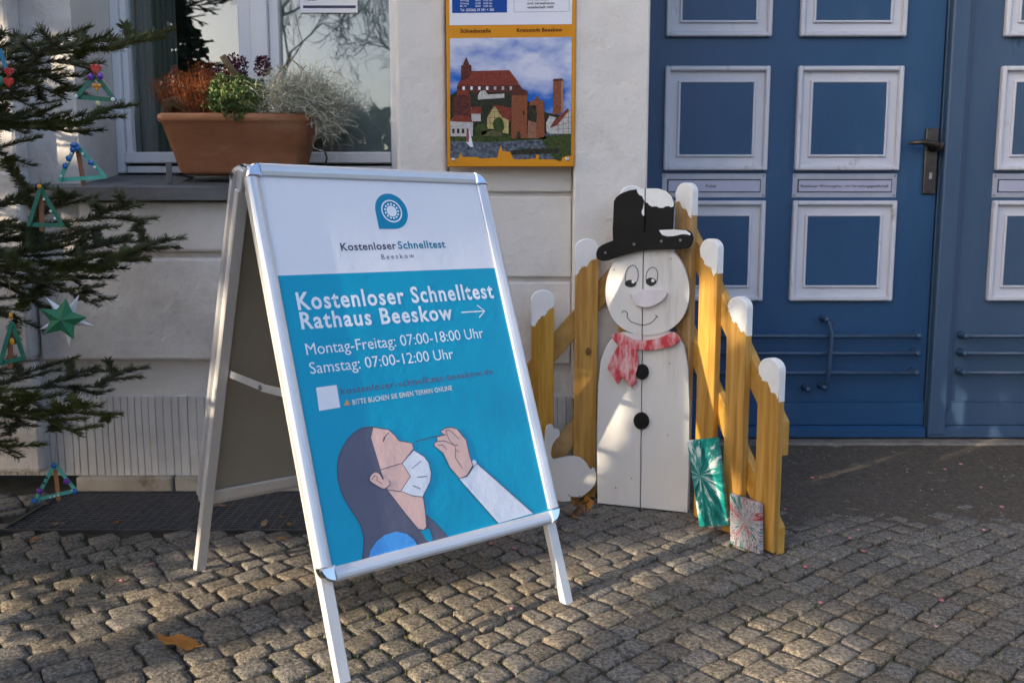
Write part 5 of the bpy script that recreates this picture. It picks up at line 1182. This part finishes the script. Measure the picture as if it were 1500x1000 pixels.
evg = pm('evergreen_leaf', (.022, .038, .014), (.045, .065, .025), 5, .6, tint=.3)
LIT = [(S_pt, r_) for S_pt, r_ in (  # spots kept sunny by gaps carved into the yew crown
    [(MS @ Vector((PS.px(u, v)[0], 0, PS.px(u, v)[1])), r_) for u, v, r_ in ((893, 622, .022), (893, 645, .022), (1000, 512, .02), (992, 560, .022), (897, 505, .03), (905, 425, .05), (995, 655, .02))] +
    [(at(u, v, Y), r_) for u, v, Y, r_ in ((1030, 430, 2.68, .05), (1030, 500, 2.68, .07), (1028, 570, 2.68, .06), (1000, 320, 2.80, .06), (1075, 480, 2.55, .035), (12, 60, 2.94, .07), (12, 180, 2.94, .07), (12, 320, 2.94, .05), (430, 130, 3.06, .07), (350, 140, 3.02, .05), (300, 140, 3.05, .04), (850, 560, 2.90, .03))] +
    [(gp(u, v), r_) for u, v, r_ in ((-60, 930, .26), (40, 990, .26), (60, 920, .2), (160, 1000, .28), (200, 935, .22), (300, 1000, .28), (340, 925, .2), (440, 950, .2), (450, 1010, .2), (560, 930, .18), (620, 880, .16), (690, 850, .13), (760, 815, .08), (1130, 950, .07), (1180, 985, .06), (1080, 920, .04), (560, 1000, .16), (680, 960, .12))] +
    [(MF @ Vector((-.32, .01, z)), .09) for z in (.4, .25, .1, -.1, -.25, -.4)] + [(MR @ Vector((.32, .02, z)), .05) for z in (.3, .1, -.1)])]
cen = Vector((.1, 2.5, .62)) + SUN * 9.0
leafy('shade_yew', 'unseen dark yew placed to shade the facade, crown carved open for sun patches', Vector((cen.x, cen.y, -.03)), cen, (3.4, 3.4, 2.7), 95000, .115, 3, LIT, evg)  # unseen tree set towards the sun, crown shaped for the wanted shade and dapples
def hedge():
    r2 = random.Random(77); V, Fc = [], []
    for i in range(16000):
        p = Vector((r2.uniform(-22, 14), -17 + r2.uniform(-.8, .8), 0)); p.z = (3.3 + .7 * noise.noise((p.x * .5, 0, 0)) + .4 * noise.noise((p.x * 1.7, 3, 0))) * r2.random() ** .6; s = r2.uniform(.2, .42)
        u = Vector((r2.gauss(0, 1), r2.gauss(0, 1), r2.gauss(0, 1))).normalized(); v = u.cross(Vector((r2.gauss(0, 1), r2.gauss(0, 1), r2.gauss(0, 1)))).normalized(); b = len(V)
        V += [p - u * s * .5, p + v * s * .35, p + u * s * .5, p - v * s * .35]; Fc.append((b, b + 1, b + 2, b + 3))
    tag(pyd('hedge', V, Fc, evg), 'tall dark hedge across the square mirrored low in the window', 'hedge', kind='stuff')
hedge()
leafy('fir_tree', 'dark conical fir mirrored in the left window pane', Vector((-7.6, -13, -.03)), Vector((-7.4, -13, 3.6)), (2.5, 2.5, 3.6), 3600, .30, 6, [], evg, True)
